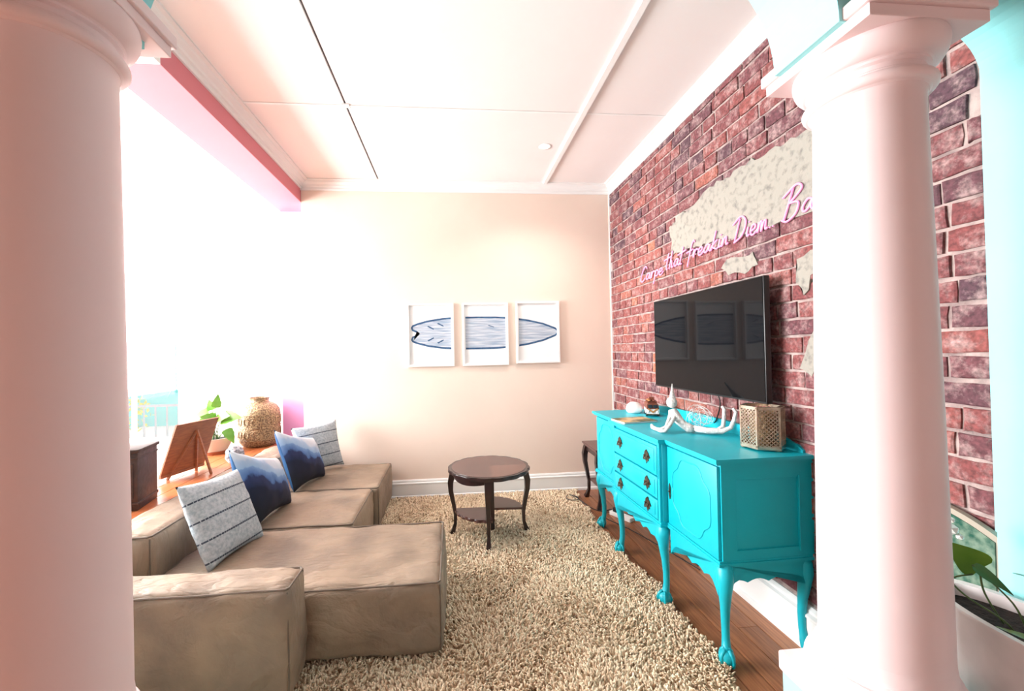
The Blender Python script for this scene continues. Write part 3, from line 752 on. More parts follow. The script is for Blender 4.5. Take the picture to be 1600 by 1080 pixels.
def qshelf(a0, z_):
    pts = [(0.01*math.cos(a0+PI/4), .01*math.sin(a0+PI/4))]
    for i in range(25):
        a = a0+PI/2*i/24; r = .272+.010*abs(math.sin(6*PI*i/24)); pts.append((r*math.cos(a), r*math.sin(a)))
    return M().prism(pts, 2, z_-.018, z_-.004).prism([(p[0]*.97, p[1]*.97) for p in pts], 2, z_-.004, z_)
obj('shelf', qshelf(PI, .205), mahog_a, tb); obj('shelf', qshelf(0-.05, .19), mahog_a, tb)

# small table in the corner
st = thing('corner_side_table', (1.47, 3.78, 0), 'small dark wooden side table in the corner behind the turquoise sideboard', 'table')
obj('table_top', M().box((-.19, -.20, .535), (.19, .20, .552), bev=.004).box((-.18, -.19, .52), (.18, .19, .535), bev=.002), mahog_a, st)
obj('apron', M().box((-.165, -.175, .47), (.165, -.16, .52)).box((-.165, .16, .47), (.165, .175, .52)).box((-.165, -.17, .47), (-.15, .17, .52)).box((.15, -.17, .47), (.165, .17, .52)), mahog, st)
for sx in (-1, 1):
    for sy in (-1, 1): obj('leg', cleg(sx*.150, sy*.160, sx*.8, sy*.8, .525, 1.0), mahog, st, auto=50)
obj('shelf', M().box((-.14, -.15, .18), (.14, .15, .195), bev=.002), mahog_a, st)

# ================================================================== TELEVISION
tv = thing('television', (1.60, 2.513, 1.508), 'large black flat television mounted on the brick wall above the turquoise sideboard', 'television')
obj('casing', M().box((.002, -.568, -.333), (.036, .568, .333), bev=.004).box((.036, -.36, -.24), (.062, .36, .12), bev=.01), blackp, tv, auto=35)
obj('screen', M().box((-.001, -.562, -.322), (.003, .562, .328)), screenm, tv)
obj('wall_bracket', M().box((.062, -.2, -.12), (.089, .2, .12), bev=.003), blackp, tv)

# ================================================================== NEON
G = {
 'C': ([[(1.2, 1.9), (.95, 2.35), (.55, 2.0), (.2, 1.0), (.15, .15), (.5, -.1), (1.0, .4)]], 1.15),
 'a': ([[(.75, .85), (.4, 1.0), (.1, .5), (.2, .05), (.5, .2), (.75, .9), (.68, .3), (.85, .02), (1.0, .25)]], .95),
 'r': ([[(0, .3), (.22, 1.05), (.15, 0), (.28, .7), (.5, 1), (.7, .85)]], .72),
 'p': ([[(.15, 1), (-.05, -1.1), (.15, .5), (.4, 1), (.65, .6), (.45, .05), (.1, .2)]], .78),
 'e': ([[(.05, .4), (.5, .6), (.5, .95), (.25, 1), (.05, .5), (.2, 0), (.5, .05), (.78, .4)]], .75),
 't': ([[(.4, 2.3), (.2, 1), (.1, .1), (.35, .05)], [(-.35, 1.45), (.9, 1.7)]], .55),
 'h': ([[(.45, 2.4), (.1, 0), (.2, .7), (.45, 1), (.5, .1), (.75, .15)]], .82),
 'f': ([[(.75, 2.1), (.55, 2.4), (.3, 1.5), (.0, -1.0)], [(-.3, 1.0), (.6, 1.2)]], .62),
 'k': ([[(.4, 2.3), (.05, 0)], [(.65, 1.1), (.14, .5), (.6, 0), (.85, .1)]], .82),
 'i': ([[(.15, 1), (.1, .1), (.35, .15)], [(.22, 1.45), (.26, 1.55)]], .4),
 'n': ([[(.1, 1), (.05, 0), (.25, .85), (.45, .95), (.5, .1), (.72, .15)]], .78),
 'm': ([[(.1, 1), (.05, 0), (.22, .85), (.4, .95), (.4, 0), (.6, .9), (.78, .9), (.8, .1), (1.02, .15)]], 1.1),
 'D': ([[(.5, 2.3), (.1, -.1)], [(-.25, 1.9), (.6, 2.5), (1.2, 1.7), (.9, .4), (.05, -.15)]], 1.35),
 'B': ([[(.5, 2.5), (.0, -.2)], [(-.25, 2.0), (.7, 2.7), (1.15, 2.2), (.35, 1.3)], [(.35, 1.3), (1.0, 1.1), (.9, .2), (.3, -.25), (-.15, .0)]], 1.3),
 'b': ([[(.4, 2.4), (.1, .1), (.5, .1), (.65, .7), (.35, .9), (.15, .5)]], .8),
 'y': ([[(.1, 1), (.15, .25), (.45, .2), (.65, 1), (.45, -.6), (.1, -1), (0, -.6)]], .8),
 '.': ([[(.1, 0), (.14, .08)]], .3),
}
def crom(P, n=7):
    if len(P) < 3: return P
    Q = [P[0]]+P+[P[-1]]; out = []
    for i in range(1, len(Q)-2):
        for k in range(n):
            t = k/n; a, b, c, d = Q[i-1], Q[i], Q[i+1], Q[i+2]
            out.append(tuple(.5*((2*b[j])+(-a[j]+c[j])*t+(2*a[j]-5*b[j]+4*c[j]-d[j])*t*t+(-a[j]+3*b[j]-3*c[j]+d[j])*t**3) for j in range(2)))
    out.append(P[-1]); return out
ne = thing('neon_sign', (1.685, 2.6, 2.08), 'pink script neon sign reading Carpe that freakin Diem across brick and plaster', 'neon sign')
for word, ya, yb_, bz, us in (('Carpe', 3.47, 3.08, 2.064, .050), ('that', 3.04, 2.80, 2.086, .052), ('freakin', 2.735, 2.31, 2.100, .049), ('Diem..', 2.265, 1.955, 2.100, .052), ('Baby', 1.90, 1.60, 2.112, .055)):
    tot = sum(G[c][1] for c in word); su = (ya-yb_)/tot; u0 = 0
    for c in word:
        m = M()
        for st_ in G[c][0]:
            pts = crom(list(st_))
            m.sweep([(1.683, ya-(u0+p[0]+.12*p[1])*su, bz+p[1]*us) for p in pts], .0055, 6)
        m.v = [(a[0]-1.685, a[1]-2.6, a[2]-2.08) for a in m.v]
        obj('letter', m, neonm, ne, smooth=True); u0 += G[c][1]

# ================================================================== PICTURES
surf_c = [(-.418, .062), (-.405, .085), (-.36, .105), (-.25, .135), (-.1, .158), (.05, .168), (.25, .170), (.45, .168), (.62, .158), (.80, .130), (.95, .095), (1.08, .045), (1.125, .0)]
full = surf_c+[(a, -b) for a, b in surf_c[::-1][1:]]+[(-.408, -.030), (-.365, -.012), (-.345, 0), (-.365, .012), (-.408, .030)]
# coordinates: x from world, z relative 1.655
def clip_poly(poly, x0, x1):
    def clip(P, f, inter):
        out = []
        for i in range(len(P)):
            a, b = P[i], P[(i+1) % len(P)]
            if f(a): out.append(a)
            if f(a) != f(b): out.append(inter(a, b))
        return out
    def ix(x_): return lambda a, b: (x_, a[1]+(b[1]-a[1])*(x_-a[0])/(b[0]-a[0]))
    P = clip(poly, lambda p: p[0] >= x0, ix(x0)); return clip(P, lambda p: p[0] <= x1, ix(x1))
def inner(poly, d):
    out = []; n = len(poly)
    for i in range(n):
        a = Vector(poly[i-1]); b = Vector(poly[i]); c = Vector(poly[(i+1) % n])
        t = (c-a); 
        if t.length < 1e-6: continue
        t.normalize(); nn = Vector((t.y, -t.x)); out.append(tuple(b+nn*d))
    return out
full = [(x_, z_) for x_, z_ in full]
inn = inner(full, .019)
def picture(x0, x1, z0, z1, label, fins):
    t = thing('framed_picture', ((x0+x1)/2, YB, (z0+z1)/2), label, 'picture', 'three surfboard prints on the peach wall')
    f = .020; q = M()
    for a, b in (((x0, z0), (x0+f, z1)), ((x1-f, z0), (x1, z1)), ((x0+f, z0), (x1-f, z0+f)), ((x0+f, z1-f), (x1-f, z1))):
        q.box((a[0], YB-.028, a[1]), (b[0], YB-.001, b[1]), bev=.002)
    obj('frame', q, whitem, t, world=True)
    sh = obj('print', M().box((x0+f, YB-.012, z0+f), (x1-f, YB-.006, z1-f)), paperm, t, world=True)
    zc = 1.662; X0, X1 = x0+f+.012, x1-f-.008
    def put(poly, y0, y1, mat, nm):
        P = clip_poly(poly, X0, X1)
        if len(P) < 3: return
        m = M().prism([(a, zc+b) for a, b in P], 1, y0, y1)
        obj(nm, m, mat, sh, world=True)
    put(full, YB-.0128, YB-.0119, navy, 'board_outline'); put(inn, YB-.0134, YB-.0127, boardblue, 'board_surface')
    m = M()
    for k in range(9):
        zz = -.12+.03*k
        wob = [(X0+(X1-X0)*i/16) for i in range(17)]
        P = [(x_, zz+.006*math.sin(x_*7+k)) for x_ in wob]
        P = [p for p in P if inside(inn, (p[0], p[1]))]
        for a, b in zip(P[:-1], P[1:]):
            m.add([(a[0], YB-.0137, zc+a[1]-.001), (b[0], YB-.0137, zc+b[1]-.001), (b[0], YB-.0137, zc+b[1]+.001), (a[0], YB-.0137, zc+a[1]+.001)], [(0, 1, 2, 3)])
    if m.f: obj('grain_lines', m, inkgrey, sh, world=True, kind='stuff')
    for (fx, fz, s) in (fins or []):
        obj('fin_mark', M().add([(fx-.035, YB-.014, zc+fz+.016*s), (fx+.03, YB-.014, zc+fz-.016*s), (fx+.035, YB-.014, zc+fz-.006*s), (fx-.02, YB-.014, zc+fz+.024*s)], [(0, 1, 2, 3)]), navy, sh, world=True)
picture(-.455, .018, 1.325, 1.970, 'white framed print of the swallow tail of a blue surfboard, leftmost of three', [(-.22, .055, 1), (-.12, .085, 1), (-.22, -.055, -1), (-.12, -.078, -1)])
picture(.105, .580, 1.325, 1.970, 'white framed print of the middle of a blue surfboard, centre of three', [(.40, .065, .6)])
picture(.660, 1.122, 1.338, 1.982, 'white framed print of the pointed nose of a blue surfboard, nearest the brick wall', None)

# ================================================================== ITEMS ON SIDEBOARD
ZS = .954
o = obj('shell_dome', M().lathe([(.0, 0), (.048, 0), (.060, .012), (.064, .03), (.060, .05), (.048, .070), (.028, .084), (.0005, .088)], n=28), whitem, smooth=True); o.location = (1.455, 3.16, ZS)
tag(o, 'smooth white dome ornament at the far end of the turquoise sideboard', 'ornament')
# toy camper
tc_ = thing('toy_camper_van', (1.535, 3.03, ZS), 'toy camper van in white and brown with boards on its roof', 'toy', rz=math.radians(-20))
bod = M().prism([(-.042, .012), (.042, .012), (.046, .04), (.045, .055), (-.045, .055), (-.046, .04)], 1, -.085, .085)
obj('body', bod, whitem, tc_)
obj('cab', M().prism([(-.045, .055), (.045, .055), (.040, .092), (.032, .1), (-.032, .1), (-.040, .092)], 1, -.083, .083), camperr, tc_)
obj('front_badge', M().prism([(-.040, .056), (0, .026), (.040, .056), (.030, .062), (0, .040), (-.030, .062)], 1, -.089, -.083), orangem, tc_)
obj('windscreen', M().box((-.034, -.086, .064), (-.004, -.082, .088)).box((.004, -.086, .064), (.034, -.082, .088)), glassd, tc_)
obj('bumper', M().box((-.048, -.093, .010), (.048, -.083, .020), bev=.002), brassk, tc_)
for sx in (-1, 1):
    obj('headlight', M().ico((sx*.032, -.086, .038), .008, 1), whitem, tc_)
    for yy in (-.052, .052):
        m = M(); m.sweep([(sx*.034, yy, .015), (sx*.047, yy, .015)], .015, 14); obj('wheel', m, blackp, tc_)
obj('roof_rack', M().box((-.034, -.055, .1), (.034, -.048, .108)).box((-.034, .048, .1), (.034, .055, .108)).box((-.036, -.07, .108), (.036, .07, .111)), camperr, tc_)
for k, (xx, mt) in enumerate(((-.02, orangem), (.012, camperr))):
    obj('roof_board', M().ico((xx, 0, .117), .01, 2, sc=(1.5, 7.5, .5)), mt, tc_, smooth=True)
obj('luggage', M().box((-.02, -.03, .121), (.016, .01, .140), bev=.003), camperr, tc_)
# magazine
mg = thing('magazine', (1.285, 2.80, ZS), 'glossy magazine with an orange and green cover lying on the sideboard', 'magazine', rz=math.radians(8))
obj('pages', M().box((-.128, -.088, 0), (.128, .088, .010)), paperm, mg)
obj('cover', M().box((-.130, -.090, .010), (.130, .090, .0115)), magc, mg)
# wrapped figure
fg = thing('wrapped_figure', (1.42, 2.45, ZS), 'white string wrapped reclining figure with a pointed cap and wire wings on the sideboard', 'figurine')
def part(nm, m): return obj(nm, m, whitestring, fg, smooth=True, world=True)
def W(x_, y_, z_): return (x_+.05*max(0, (y_-2.35)/.2)*(1 if y_ < 2.7 else 1)*.6, 2.30+(y_-2.30)*.60, ZS+z_)
part('head', M().ico(W(1.345, 2.545, .175), .032, 3, sc=(1, 1, 1.1)))
part('cap', M().sweep([W(1.35, 2.55, .19), W(1.36, 2.60, .235), W(1.372, 2.66, .285)], [.022, .011, .002], 10))
part('torso', M().sweep([W(1.345, 2.53, .13), W(1.35, 2.51, .105), W(1.365, 2.47, .08), W(1.39, 2.43, .05), W(1.42, 2.39, .030), W(1.45, 2.35, .026)], [.024, .034, .030, .024, .028, .022], 12))
part('arm', M().sweep([W(1.335, 2.52, .115), W(1.315, 2.50, .07), W(1.29, 2.47, .03), W(1.255, 2.49, .012), W(1.235, 2.545, .012), W(1.225, 2.60, .016), W(1.22, 2.625, .03)], [.014, .012, .011, .012, .012, .014, .008], 8))
part('arm', M().sweep([W(1.36, 2.50, .11), W(1.335, 2.44, .08), W(1.30, 2.40, .045), W(1.27, 2.40, .014), W(1.25, 2.43, .012), W(1.24, 2.49, .012)], [.014, .012, .011, .011, .011, .010], 8))
part('leg', M().sweep([W(1.44, 2.37, .03), W(1.51, 2.32, .022), W(1.57, 2.29, .022), W(1.60, 2.275, .045), W(1.605, 2.27, .10), W(1.605, 2.265, .15), W(1.60, 2.285, .165)], [.020, .016, .014, .013, .011, .010, .008], 8))
part('leg', M().sweep([W(1.44, 2.36, .03), W(1.50, 2.27, .024), W(1.56, 2.20, .026), W(1.60, 2.16, .05), W(1.61, 2.135, .10), W(1.615, 2.12, .145), W(1.605, 2.14, .165)], [.020, .017, .015, .013, .011, .010, .008], 8))
wm = M(); rr = random.Random(5)
for k in range(16):
    c = Vector(W(1.50, 2.47, .085)); pts = []
    ax = rr.uniform(.03, .07); az = rr.uniform(.03, .075); ph = rr.uniform(0, PI); off = Vector((rr.uniform(-.03, .03), rr.uniform(-.05, .05), rr.uniform(-.02, .03)))
    for i in range(17):
        a = 2*PI*i/16; y_ = ax*math.cos(a); z_ = az*math.sin(a)
        pts.append(c+off+Vector((.02*math.sin(a+k), y_*math.cos(ph)-z_*math.sin(ph), y_*math.sin(ph)*.8+z_*math.cos(ph)*.8)))
    wm.sweep(pts, .0014, 4)
part('wing_wires', wm)
# lantern
ln = thing('candle_lantern', (1.575, 1.945, ZS+.0005), 'hexagonal pierced gold metal candle lantern on the near end of the sideboard', 'lantern', rz=math.radians(38))
RL, HL = .100, .215
hexp = [(RL*math.cos(PI/3*i), RL*math.sin(PI/3*i)) for i in range(6)]
obj('base_plate', M().prism([(p[0]*1.02, p[1]*1.02) for p in hexp], 2, .008, .016), goldm, ln)
for i in range(0, 6, 2): obj('foot', M().lathe([(.010, 0), (.014, .004), (.010, .009)], c=(hexp[i][0]*.85, hexp[i][1]*.85, 0), n=12), goldm, ln)
for i in range(6):
    a = Vector((*hexp[i], 0)); b = Vector((*hexp[(i+1) % 6], 0)); d = b-a; L_ = d.length; d.normalize(); nn = Vector((d.y, -d.x, 0))
    m = M()
    def strip(u0, v0, u1, v1, w_, th=.0012):
        e = Vector((u1-u0, v1-v0)); l = e.length
        if l < 1e-4: return
        e /= l; pp = Vector((-e.y, e.x))*w_/2
        q = [(u0+pp.x, v0+pp.y), (u1+pp.x, v1+pp.y), (u1-pp.x, v1-pp.y), (u0-pp.x, v0-pp.y)]
        vs = [a+d*u+Vector((0, 0, v))+nn*s*th for s in (-1, 1) for u, v in q]
        m.add(vs, [(0, 1, 2, 3), (7, 6, 5, 4), (0, 4, 5, 1), (1, 5, 6, 2), (2, 6, 7, 3), (3, 7, 4, 0)])
    z0, z1 = .016, HL; stp = .0185; hh = z1-z0
    k = -hh
    while k < L_:
        for s in (1, -1):
            u0, u1 = max(0, k), min(L_, k+hh)
            if u1 > u0:
                if s == 1: strip(u0, z0+(u0-k), u1, z0+(u1-k), .0036)
                else: strip(L_-u0, z0+(u0-k), L_-u1, z0+(u1-k), .0036)
        k += stp
    strip(0, z0+.005, L_, z0+.005, .010, .0018); strip(0, z1-.006, L_, z1-.006, .012, .0018); strip(.003, z0, .003, z1, .007, .0018); strip(L_-.003, z0, L_-.003, z1, .007, .0018)
    obj('pierced_panel', m, goldm, ln)
rim = M()
for i in range(6):
    a, b = hexp[i], hexp[(i+1) % 6]
    rim.add([(a[0], a[1], HL), (b[0], b[1], HL), (b[0]*.80, b[1]*.80, HL), (a[0]*.80, a[1]*.80, HL), (a[0], a[1], HL+.003), (b[0], b[1], HL+.003), (b[0]*.80, b[1]*.80, HL+.003), (a[0]*.80, a[1]*.80, HL+.003)], [(0, 1, 2, 3), (7, 6, 5, 4), (0, 4, 5, 1), (1, 5, 6, 2), (2, 6, 7, 3), (3, 7, 4, 0)])
obj('top_rim', rim, goldm, ln)
obj('inner_cup', M().lathe([(.0, .017), (.045, .017), (.055, .03), (.060, .19), (.058, .19), (.052, .032), (.0, .022)], n=28, cap=False), brassvase, ln, smooth=True)

# ================================================================== RIGHT SIDE: mosaic table, planter
gt = thing('mosaic_panel', (1.672, 1.36, 0), 'green mosaic panel with a pale arched rim leaning on the brick wall behind the planter', 'panel')
def arch_outline(R_, w_):
    t0 = math.asin(w_/R_); pts = [(-w_, 0)]
    for i in range(21):
        t = -t0+2*t0*i/20; pts.append((R_*math.sin(t), .435+R_*math.cos(t)))
    return pts+[(w_, 0)]
obj('rim', M().prism(arch_outline(.50, .257), 0, -.004, .018), palerim, gt)
obj('mosaic', M().prism([(a_, max(.03, b_)) for a_, b_ in arch_outline(.482, .240)], 0, -.008, -.0035), tealglaze, gt)
gs = thing('glass_garden_stake', (1.475, 1.09, .70), 'clear cut glass ball on a thin stake beside the right column', 'ornament')
cr = M(); cr.ico((0, 0, .22), .018, 1).ico((0, 0, .247), .010, 1).ico((.014, -.01, .20), .010, 1)
obj('glass_ball', cr, pmat('cut_glass', (.80, .80, .76), rough=.1, spec=1), gs)
obj('stake', M().sweep([(0, 0, 0), (0, 0, .21)], .0025, 6), whitem, gs)
def leaf(L_, W_, bend=.25, fold=.15, n=12, split=0):
    """leaf along +X from origin, curved down"""
    vs = []; fs = []
    for i in range(n+1):
        t = i/n; wdt = W_*math.sin(PI*min(1, t**.62))**.8*(1-.25*t) if 0 < t < 1 else .0005
        if split and i % 3 == 1 and .25 < t < .9: wdt *= split
        x_ = L_*t; z_ = -bend*L_*t*t
        for s in (-1, -.5, 0, .5, 1): vs.append((x_-abs(s)*wdt*.25, s*wdt, z_+abs(s)*wdt*fold))
    for i in range(n):
        for k in range(4): fs.append((i*5+k, i*5+k+1, i*5+6+k, i*5+5+k))
    top = M().add(vs, fs); m = M().add(vs, fs).add([(a, b, c-.0008) for a, b, c in vs], [f[::-1] for f in fs])
    return m
def place_leaf(parent, base, direction, L_, W_, mat, nm='leaf', rollr=0, face=None, **k):
    m = leaf(L_, W_, **k); d = Vector(direction).normalized()
    q = d.to_track_quat('X', 'Z').to_matrix() @ Matrix.Rotation(rollr, 3, 'X')
    if face:
        nz = Vector(face); nz = (nz-d*nz.dot(d)).normalized(); ny = nz.cross(d)
        q = Matrix((d, ny, nz)).transposed()
    m.v = [tuple(q @ Vector(v)+Vector(base)) for v in m.v]
    o = obj(nm, m, mat, parent, smooth=True, world=True); return o
# planter sits on a low wall between column and side wall
pl = thing('oval_planter', (1.49, .855, .502), 'white oval ceramic planter with trailing green leaves beside the right column', 'planter')
def oval(rx, ry, n=48): return [(rx*math.cos(2*PI*i/n), ry*math.sin(2*PI*i/n)) for i in range(n)]
struct('trim_7', M().box((1.335, .50, .0), (PX, 1.14, .50)), cyanp)
prof = [(.86, 0), (.90, .004), (.95, .10), (1.0, .228), (1.02, .231), (1.02, .240), (.90, .240), (.88, .18)]
m = M(); n = 48; vs = []
for s, z_ in prof:
    for i in range(n): vs.append((.125*s*math.cos(2*PI*i/n), .30*s*math.sin(2*PI*i/n), z_))
fs = [(j*n+i, j*n+(i+1) % n, (j+1)*n+(i+1) % n, (j+1)*n+i) for j in range(len(prof)-1) for i in range(n)]+[tuple(range(n-1, -1, -1))]
obj('pot', m.add(vs, fs), potw, pl, auto=50)
obj('soil', M().prism(oval(.112, .268), 2, .175, .205), soilm, pl)
def stem(parent, pts, r=.0022): return obj('stem', M().sweep(crom3(pts), r, 6), stemm, parent, smooth=True, world=True)
def crom3(P, n=6):
    Q = [P[0]]+list(P)+[P[-1]]; out = []
    for i in range(1, len(Q)-2):
        for k in range(n):
            t = k/n; a, b, c, d = Q[i-1], Q[i], Q[i+1], Q[i+2]
            out.append(tuple(.5*((2*b[j])+(-a[j]+c[j])*t+(2*a[j]-5*b[j]+4*c[j]-d[j])*t*t+(-a[j]+3*b[j]-3*c[j]+d[j])*t**3) for j in range(3)))
    out.append(tuple(P[-1])); return out
place_leaf(pl, (1.42, .985, .862), (-.75, .1, .62), .105, .042, leafm, bend=.1, face=(-.75, -.6, .3))
place_leaf(pl, (1.365, .965, .885), (.42, -.55, -.46), .085, .020, leafdark, bend=.1, rollr=.5)
place_leaf(pl, (1.45, .86, .87), (-.55, .1, .38), .11, .030, leafdark, bend=.2, rollr=.1)
place_leaf(pl, (1.46, .83, .73), (-.5, .75, .03), .13, .028, pmat('yellowing_leaf', (.30, .30, .05), (.16, .24, .04), 14, rough=.4), bend=-.05)
place_leaf(pl, (1.50, .72, .80), (-.3, -.5, .3), .13, .04, leafm, bend=.2)
stem(pl, [(1.46, .97, .72), (1.42, .98, .80), (1.415, .985, .862)])
stem(pl, [(1.44, .93, .715), (1.40, .93, .76), (1.355, .975, .80), (1.35, 1.0, .83), (1.40, .99, .845)])
stem(pl, [(1.46, .92, .715), (1.43, .93, .80), (1.365, .965, .885)])
stem(pl, [(1.50, .87, .715), (1.49, .86, .80), (1.45, .86, .87)]); stem(pl, [(1.50, .80, .715), (1.51, .76, .77), (1.50, .72, .80)])

# ================================================================== LEDGE BEHIND THE SOFA
ZL = .57
lg = thing('wooden_bench', (-2.18, 3.1, 0), 'long orange varnished wooden bench behind the sofa backs, carrying pots and ornaments', 'bench')
for k in range(6): obj('board', M().box((-.375+.125*k, -1.5, ZL-.03), (-.375+.125*k+.122, 1.75, ZL), bev=.002), ledgem, lg)
for sx in (-.33, .30):
    for sy in (-1.4, 1.65): obj('leg', M().box((sx, sy-.03, 0), (sx+.06, sy+.03, ZL-.03), bev=.003), ledgem, lg)
obj('rail', M().box((-.33, -1.4, ZL-.10), (-.31, 1.65, ZL-.03)).box((.34, -1.4, ZL-.10), (.36, 1.65, ZL-.03)), ledgem, lg)
# vase
vs_ = thing('brass_vase', (-1.955, 4.28, ZL), 'large embossed brass urn with a narrow neck standing behind the blue cushions', 'vase')
vp = [(.0, 0), (.135, 0), (.155, .012), (.182, .05), (.188, .09), (.188, .31), (.180, .36), (.150, .405), (.115, .425), (.088, .435), (.083, .45), (.093, .475), (.096, .48), (.090, .48), (.078, .452), (.078, .30), (.0, .30)]
obj('body', M().lathe(vp, n=48, cap=False), brassvase, vs_, auto=60)
eb = M()
for k in range(14):
    a0 = 2*PI*k/14
    for (zz, rr_) in ((.13, .026), (.255, .026)):
        pts = [((.1895)*math.cos(a0+rr_*math.cos(t)/.19), (.1895)*math.sin(a0+rr_*math.cos(t)/.19), zz+rr_*1.5*math.sin(t)) for t in [2*PI*i/12 for i in range(13)]]
        eb.sweep(pts, .004, 5)
for zz in (.075, .193, .315): eb.sweep([(.189*math.cos(2*PI*i/40), .189*math.sin(2*PI*i/40), zz) for i in range(41)], .004, 5)
obj('embossing', eb, brassvase, vs_, smooth=True)
# potted monstera
mp = thing('potted_monstera', (-2.22, 3.98, ZL), 'small monstera with bright green leaves in a grey and brown bowl by the brass urn', 'potted plant')
obj('bowl', M().lathe([(.0, .03), (.10, .03), (.125, .08), (.148, .15), (.140, .15), (.12, .10), (.0, .10)], n=36, cap=False), potb, mp, auto=50)
obj('foot', M().lathe([(.0, 0), (.095, 0), (.105, .03), (.0, .03)], n=36, cap=False), terrac, mp, auto=50)
obj('soil', M().lathe([(.0, .128), (.128, .128), (.128, .122), (.0, .122)], n=24, cap=False), soilm, mp)
for (p, d, L_, W_, r_) in (((-2.27, 3.98, .93), (-.75, -.2, -.18), .17, .085, .7), ((-2.25, 4.0, .97), (-.35, .1, .8), .11, .045, 0), ((-2.22, 4.0, .99), (.12, .1, .9), .13, .045, .3), ((-2.20, 3.96, .90), (.5, -.3, .15), .17, .085, -.9), ((-2.13, 3.95, .90), (.8, -.2, .1), .17, .085, 1.0), ((-2.20, 3.95, .88), (-.2, -.6, .3), .14, .075, .9), ((-2.09, 3.92, .80), (.55, -.1, -.75), .15, .055, .4), ((-2.28, 3.96, .86), (-.5, -.4, -.4), .13, .065, .2)):
    place_leaf(mp, p, d, L_, W_, leafm, bend=.2, face=(.5+.4*math.sin(L_*99), -.75, .55), split=.9)
    stem(mp, [(-2.22+random.uniform(-.03, .03), 3.98+random.uniform(-.03, .03), ZL+.125), ((p[0]-2.22)/2, (p[1]+3.98)/2, p[2]-.06), p], .004)
# easel with board
ez = thing('table_easel', (-1.95, 3.2, ZL), 'small reddish wooden easel holding a board, seen from behind on the bench', 'easel')
A = Vector((-2.125, 3.12, .615)); B = Vector((-2.03, 3.46, .615)); wd = (B-A); U = wd.normalized(); up_ = Vector((.35, -.10, .93)).normalized(); up_ = (up_-U*up_.dot(U)).normalized(); NN = U.cross(up_)
def plate(a, u, v, nn, lu, lv, th):
    vs = [a+u*x_*lu+v*y_*lv+nn*z_*th for z_ in (0, 1) for y_ in (0, 1) for x_ in (0, 1)]
    return M().add(vs, [(0, 2, 3, 1), (4, 5, 7, 6), (0, 1, 5, 4), (2, 6, 7, 3), (0, 4, 6, 2), (1, 3, 7, 5)])
obj('board', plate(A, U, up_, NN, .36, .40, .012), easelw, ez, world=True)
def bar(a, b, w_=.010): return M().sweep([a, b], w_, 4, square=True)
ap = A+U*.18+up_*.33+NN*.02
for nm, a, b in (('leg', A+U*.06+NN*.02-up_*.05, ap), ('leg', A+U*.30+NN*.02-up_*.05, ap), ('rear_leg', Vector((-1.87, 3.30, ZL)), ap)):
    a = Vector(a); a.z = ZL if nm == 'rear_leg' else ZL
    obj(nm, bar(a, Vector(b)), easelw, ez, world=True)
obj('ledge_bar', bar(A+U*(-.0)-up_*.008+NN*.01, A+U*.36-up_*.008+NN*.01, .013), easelw, ez, world=True)
# dark box
db = thing('carved_box', (-1.985, 2.68, ZL), 'tall dark carved wooden box with a knob on its lid beside the left column', 'box', rz=math.radians(12))
obj('body', M().box((-.10, -.13, 0), (.09, .11, .34), bev=.006).box((-.104, -.134, .03), (.094, .114, .05), bev=.004).box((-.104, -.134, .30), (.094, .114, .315), bev=.004), darkbox, db, auto=35)
obj('lid', M().box((-.11, -.14, .34), (.10, .12, .362), bev=.005), darkbox, db, auto=35)
obj('knob', M().lathe([(.012, .362), (.012, .372), (.026, .38), (.028, .395), (.018, .405), (.0005, .407)], c=(-.03, -.08, 0), n=20), darkbox, db, smooth=True)
pz = M()
for k in range(4): pz.box((-.105, -.115+k*.055, .07), (-.098, -.085+k*.055, .28), bev=.003).box((-.085+k*.043, -.136, .07), (-.06+k*.043, -.128, .28), bev=.003)
obj('carving', pz, darkbox, db)
# fluffy stone
m = M(); m.ico((0, 0, .07), .075, 4, sc=(.9, 1, 1))
m.v = [tuple(Vector(v)+(Vector(v)-Vector((0, 0, .07))).normalized()*.012*noise.noise(Vector(v)*45)) for v in m.v]
o = obj('rough_stone', m, knit, smooth=True); o.location = (-1.86, 3.62, ZL-.004)
tag(o, 'rough grey white stone lump between the easel and the first blue cushion', 'stone')
# cable on floor
cb = M().sweep(crom3([(1.10, 3.90, .045), (1.06, 3.82, .047), (1.10, 3.76, .046), (1.17, 3.78, .045), (1.17, 3.86, .045), (1.12, 3.90, .045), (1.16, 3.84, .047), (1.22, 3.70, .020), (1.27, 3.62, .005), (1.34, 3.56, .005), (1.42, 3.60, .005), (1.50, 3.50, .005), (1.58, 3.35, .005), (1.62, 3.05, .005), (1.62, 2.6, .005)]), .004, 6)
o = obj('power_cable', cb, cablem, smooth=True); tag(o, 'black power cable looped on the rug edge by the corner table', 'cable')
cb = M().sweep(crom3([(1.60, 2.55, .006), (1.5, 2.9, .006), (1.40, 3.2, .006), (1.30, 3.42, .006), (1.36, 3.52, .014), (1.5, 3.45, .006), (1.63, 3.2, .006)]), .0035, 6)
o = obj('power_cable', cb, cablem, smooth=True); tag(o, 'thin black cable running along the boards under the turquoise sideboard', 'cable')
pp = thing('power_strip', (1.44, 3.42, .0), 'white power strip with a black plug under the far end of the sideboard', 'power strip', rz=.5)
obj('housing', M().box((-.03, -.11, 0), (.03, .11, .035), bev=.005), whitem, pp)
obj('plug', M().box((-.02, .04, .035), (.02, .08, .07), bev=.004), blackp, pp)
# tv cable hanging
o = obj('television_cable', M().sweep(crom3([(1.655, 2.42, 1.20), (1.665, 2.40, 1.12), (1.66, 2.43, 1.02), (1.668, 2.47, .985)]), .004, 6), cablem, smooth=True); tag(o, 'short black cable hanging from the television towards the sideboard', 'cable')
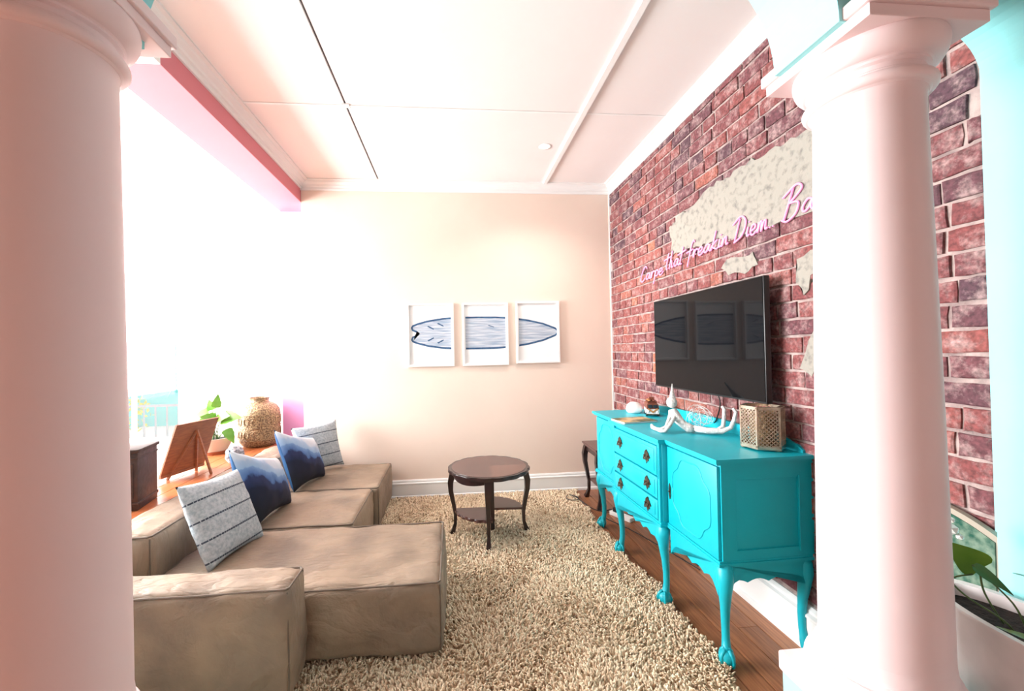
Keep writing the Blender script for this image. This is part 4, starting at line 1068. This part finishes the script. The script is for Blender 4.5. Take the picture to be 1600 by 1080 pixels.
# downlight
ld = bpy.data.lights.new('downlight_bulb', 'SPOT'); ld.energy = 60; ld.spot_size = 2.4; ld.spot_blend = 1; ld.shadow_soft_size = .04; ld.color = (1, .93, .85)
lo_ = bpy.data.objects.new('downlight_bulb', ld); C.objects.link(lo_); lo_.location = (.82, 3.37, ZC-.012)
dl = thing('downlight', (.82, 3.37, ZC), 'small round recessed downlight in the white panelled ceiling', 'ceiling light')
obj('trim_ring', M().lathe([(.034, 0), (.052, -.003), (.055, .0), (.034, .001)], n=32, cap=False), white, dl, smooth=True)
obj('diffuser', M().lathe([(.0, -.001), (.036, -.001), (.036, .0005), (.0, .0005)], n=32, cap=False), lampm, dl)
# ================================================================== OUTSIDE THE FAR WINDOW
nb = thing('house', (-8.3, 12, 0), 'teal painted building seen through the far sunroom window', 'building')
obj('wall', M().box((-2.2, 0, -.5), (-.55, 2, 1.85)), tealsc, nb)
obj('wall', M().box((-.55, .3, -.5), (1.4, 2, .9)), tealsc, nb, label='lower wing of the teal building')
for k in range(2): obj('window_frame', M().box((-2.0+k*.8, -.03, 1.0), (-1.4+k*.8, .02, 1.5)), whitem, nb)
obj('eave', M().box((-2.3, -.15, 1.85), (-.5, 2.1, 1.93)), whitem, nb)
m = M(); rr = random.Random(2)
for k in range(260):
    v = Vector((rr.gauss(0, 1), rr.gauss(0, 1), rr.gauss(0, 1))).normalized()*rr.uniform(.25, .5)
    a = Vector((rr.uniform(-.06, .06), rr.uniform(-.06, .06), rr.uniform(-.06, .06))); b_ = Vector((rr.uniform(-.06, .06), rr.uniform(-.06, .06), rr.uniform(-.06, .06)))
    m.add([v, v+a, v+a+b_, v+b_], [(0, 1, 2, 3)])
bt = thing('flowering_bush', (-6.55, 8.6, .0), 'yellow green bush outside the far sunroom window', 'bush')
o = obj('foliage', m, yellowb, bt); o.location = (0, 0, .35)
obj('trunk', M().sweep([(0, 0, -.4), (.02, 0, 0), (0, .02, .3)], .03, 8), stemm, bt)
rl = thing('railing', (-5.9, 8.0, 0), 'thin grey garden railing outside the far sunroom window', 'railing')
for k in range(9): obj('post', M().box((-.8+.2*k-.01, -.01, -.5), (-.8+.2*k+.01, .01, .55)), railm, rl)
obj('handrail', M().box((-.85, -.02, .55), (.85, .02, .59)), railm, rl)
struct('ground', M().box((-14, 5.76, -.6), (4, 16, -.5)), pmat('pale_paving', (.7, .7, .68), rough=.9))
pt = thing('palm_tree', (-5.75, 9.6, 0), 'small thin palm in front of the teal building outside the far window', 'tree')
obj('trunk', M().sweep([(0, 0, -.5), (.04, 0, .3), (0, 0, 1.05)], .035, 8), stemm, pt)
for k in range(11):
    a = 2*PI*k/11; q = M()
    P = [(.75*t*math.cos(a), .75*t*math.sin(a), 1.05+.35*t-.75*t*t) for t in [i/8 for i in range(9)]]
    q.sweep(P, .008, 4)
    for i in range(1, 9):
        for sd in (-1, 1):
            v = Vector(P[i]); dd = Vector((math.cos(a+sd*1.1), math.sin(a+sd*1.1), -.5))*.16
            q.add([v, v+Vector((0, 0, .012)), v+dd], [(0, 1, 2)])
    obj('frond', q, tealsc, pt)
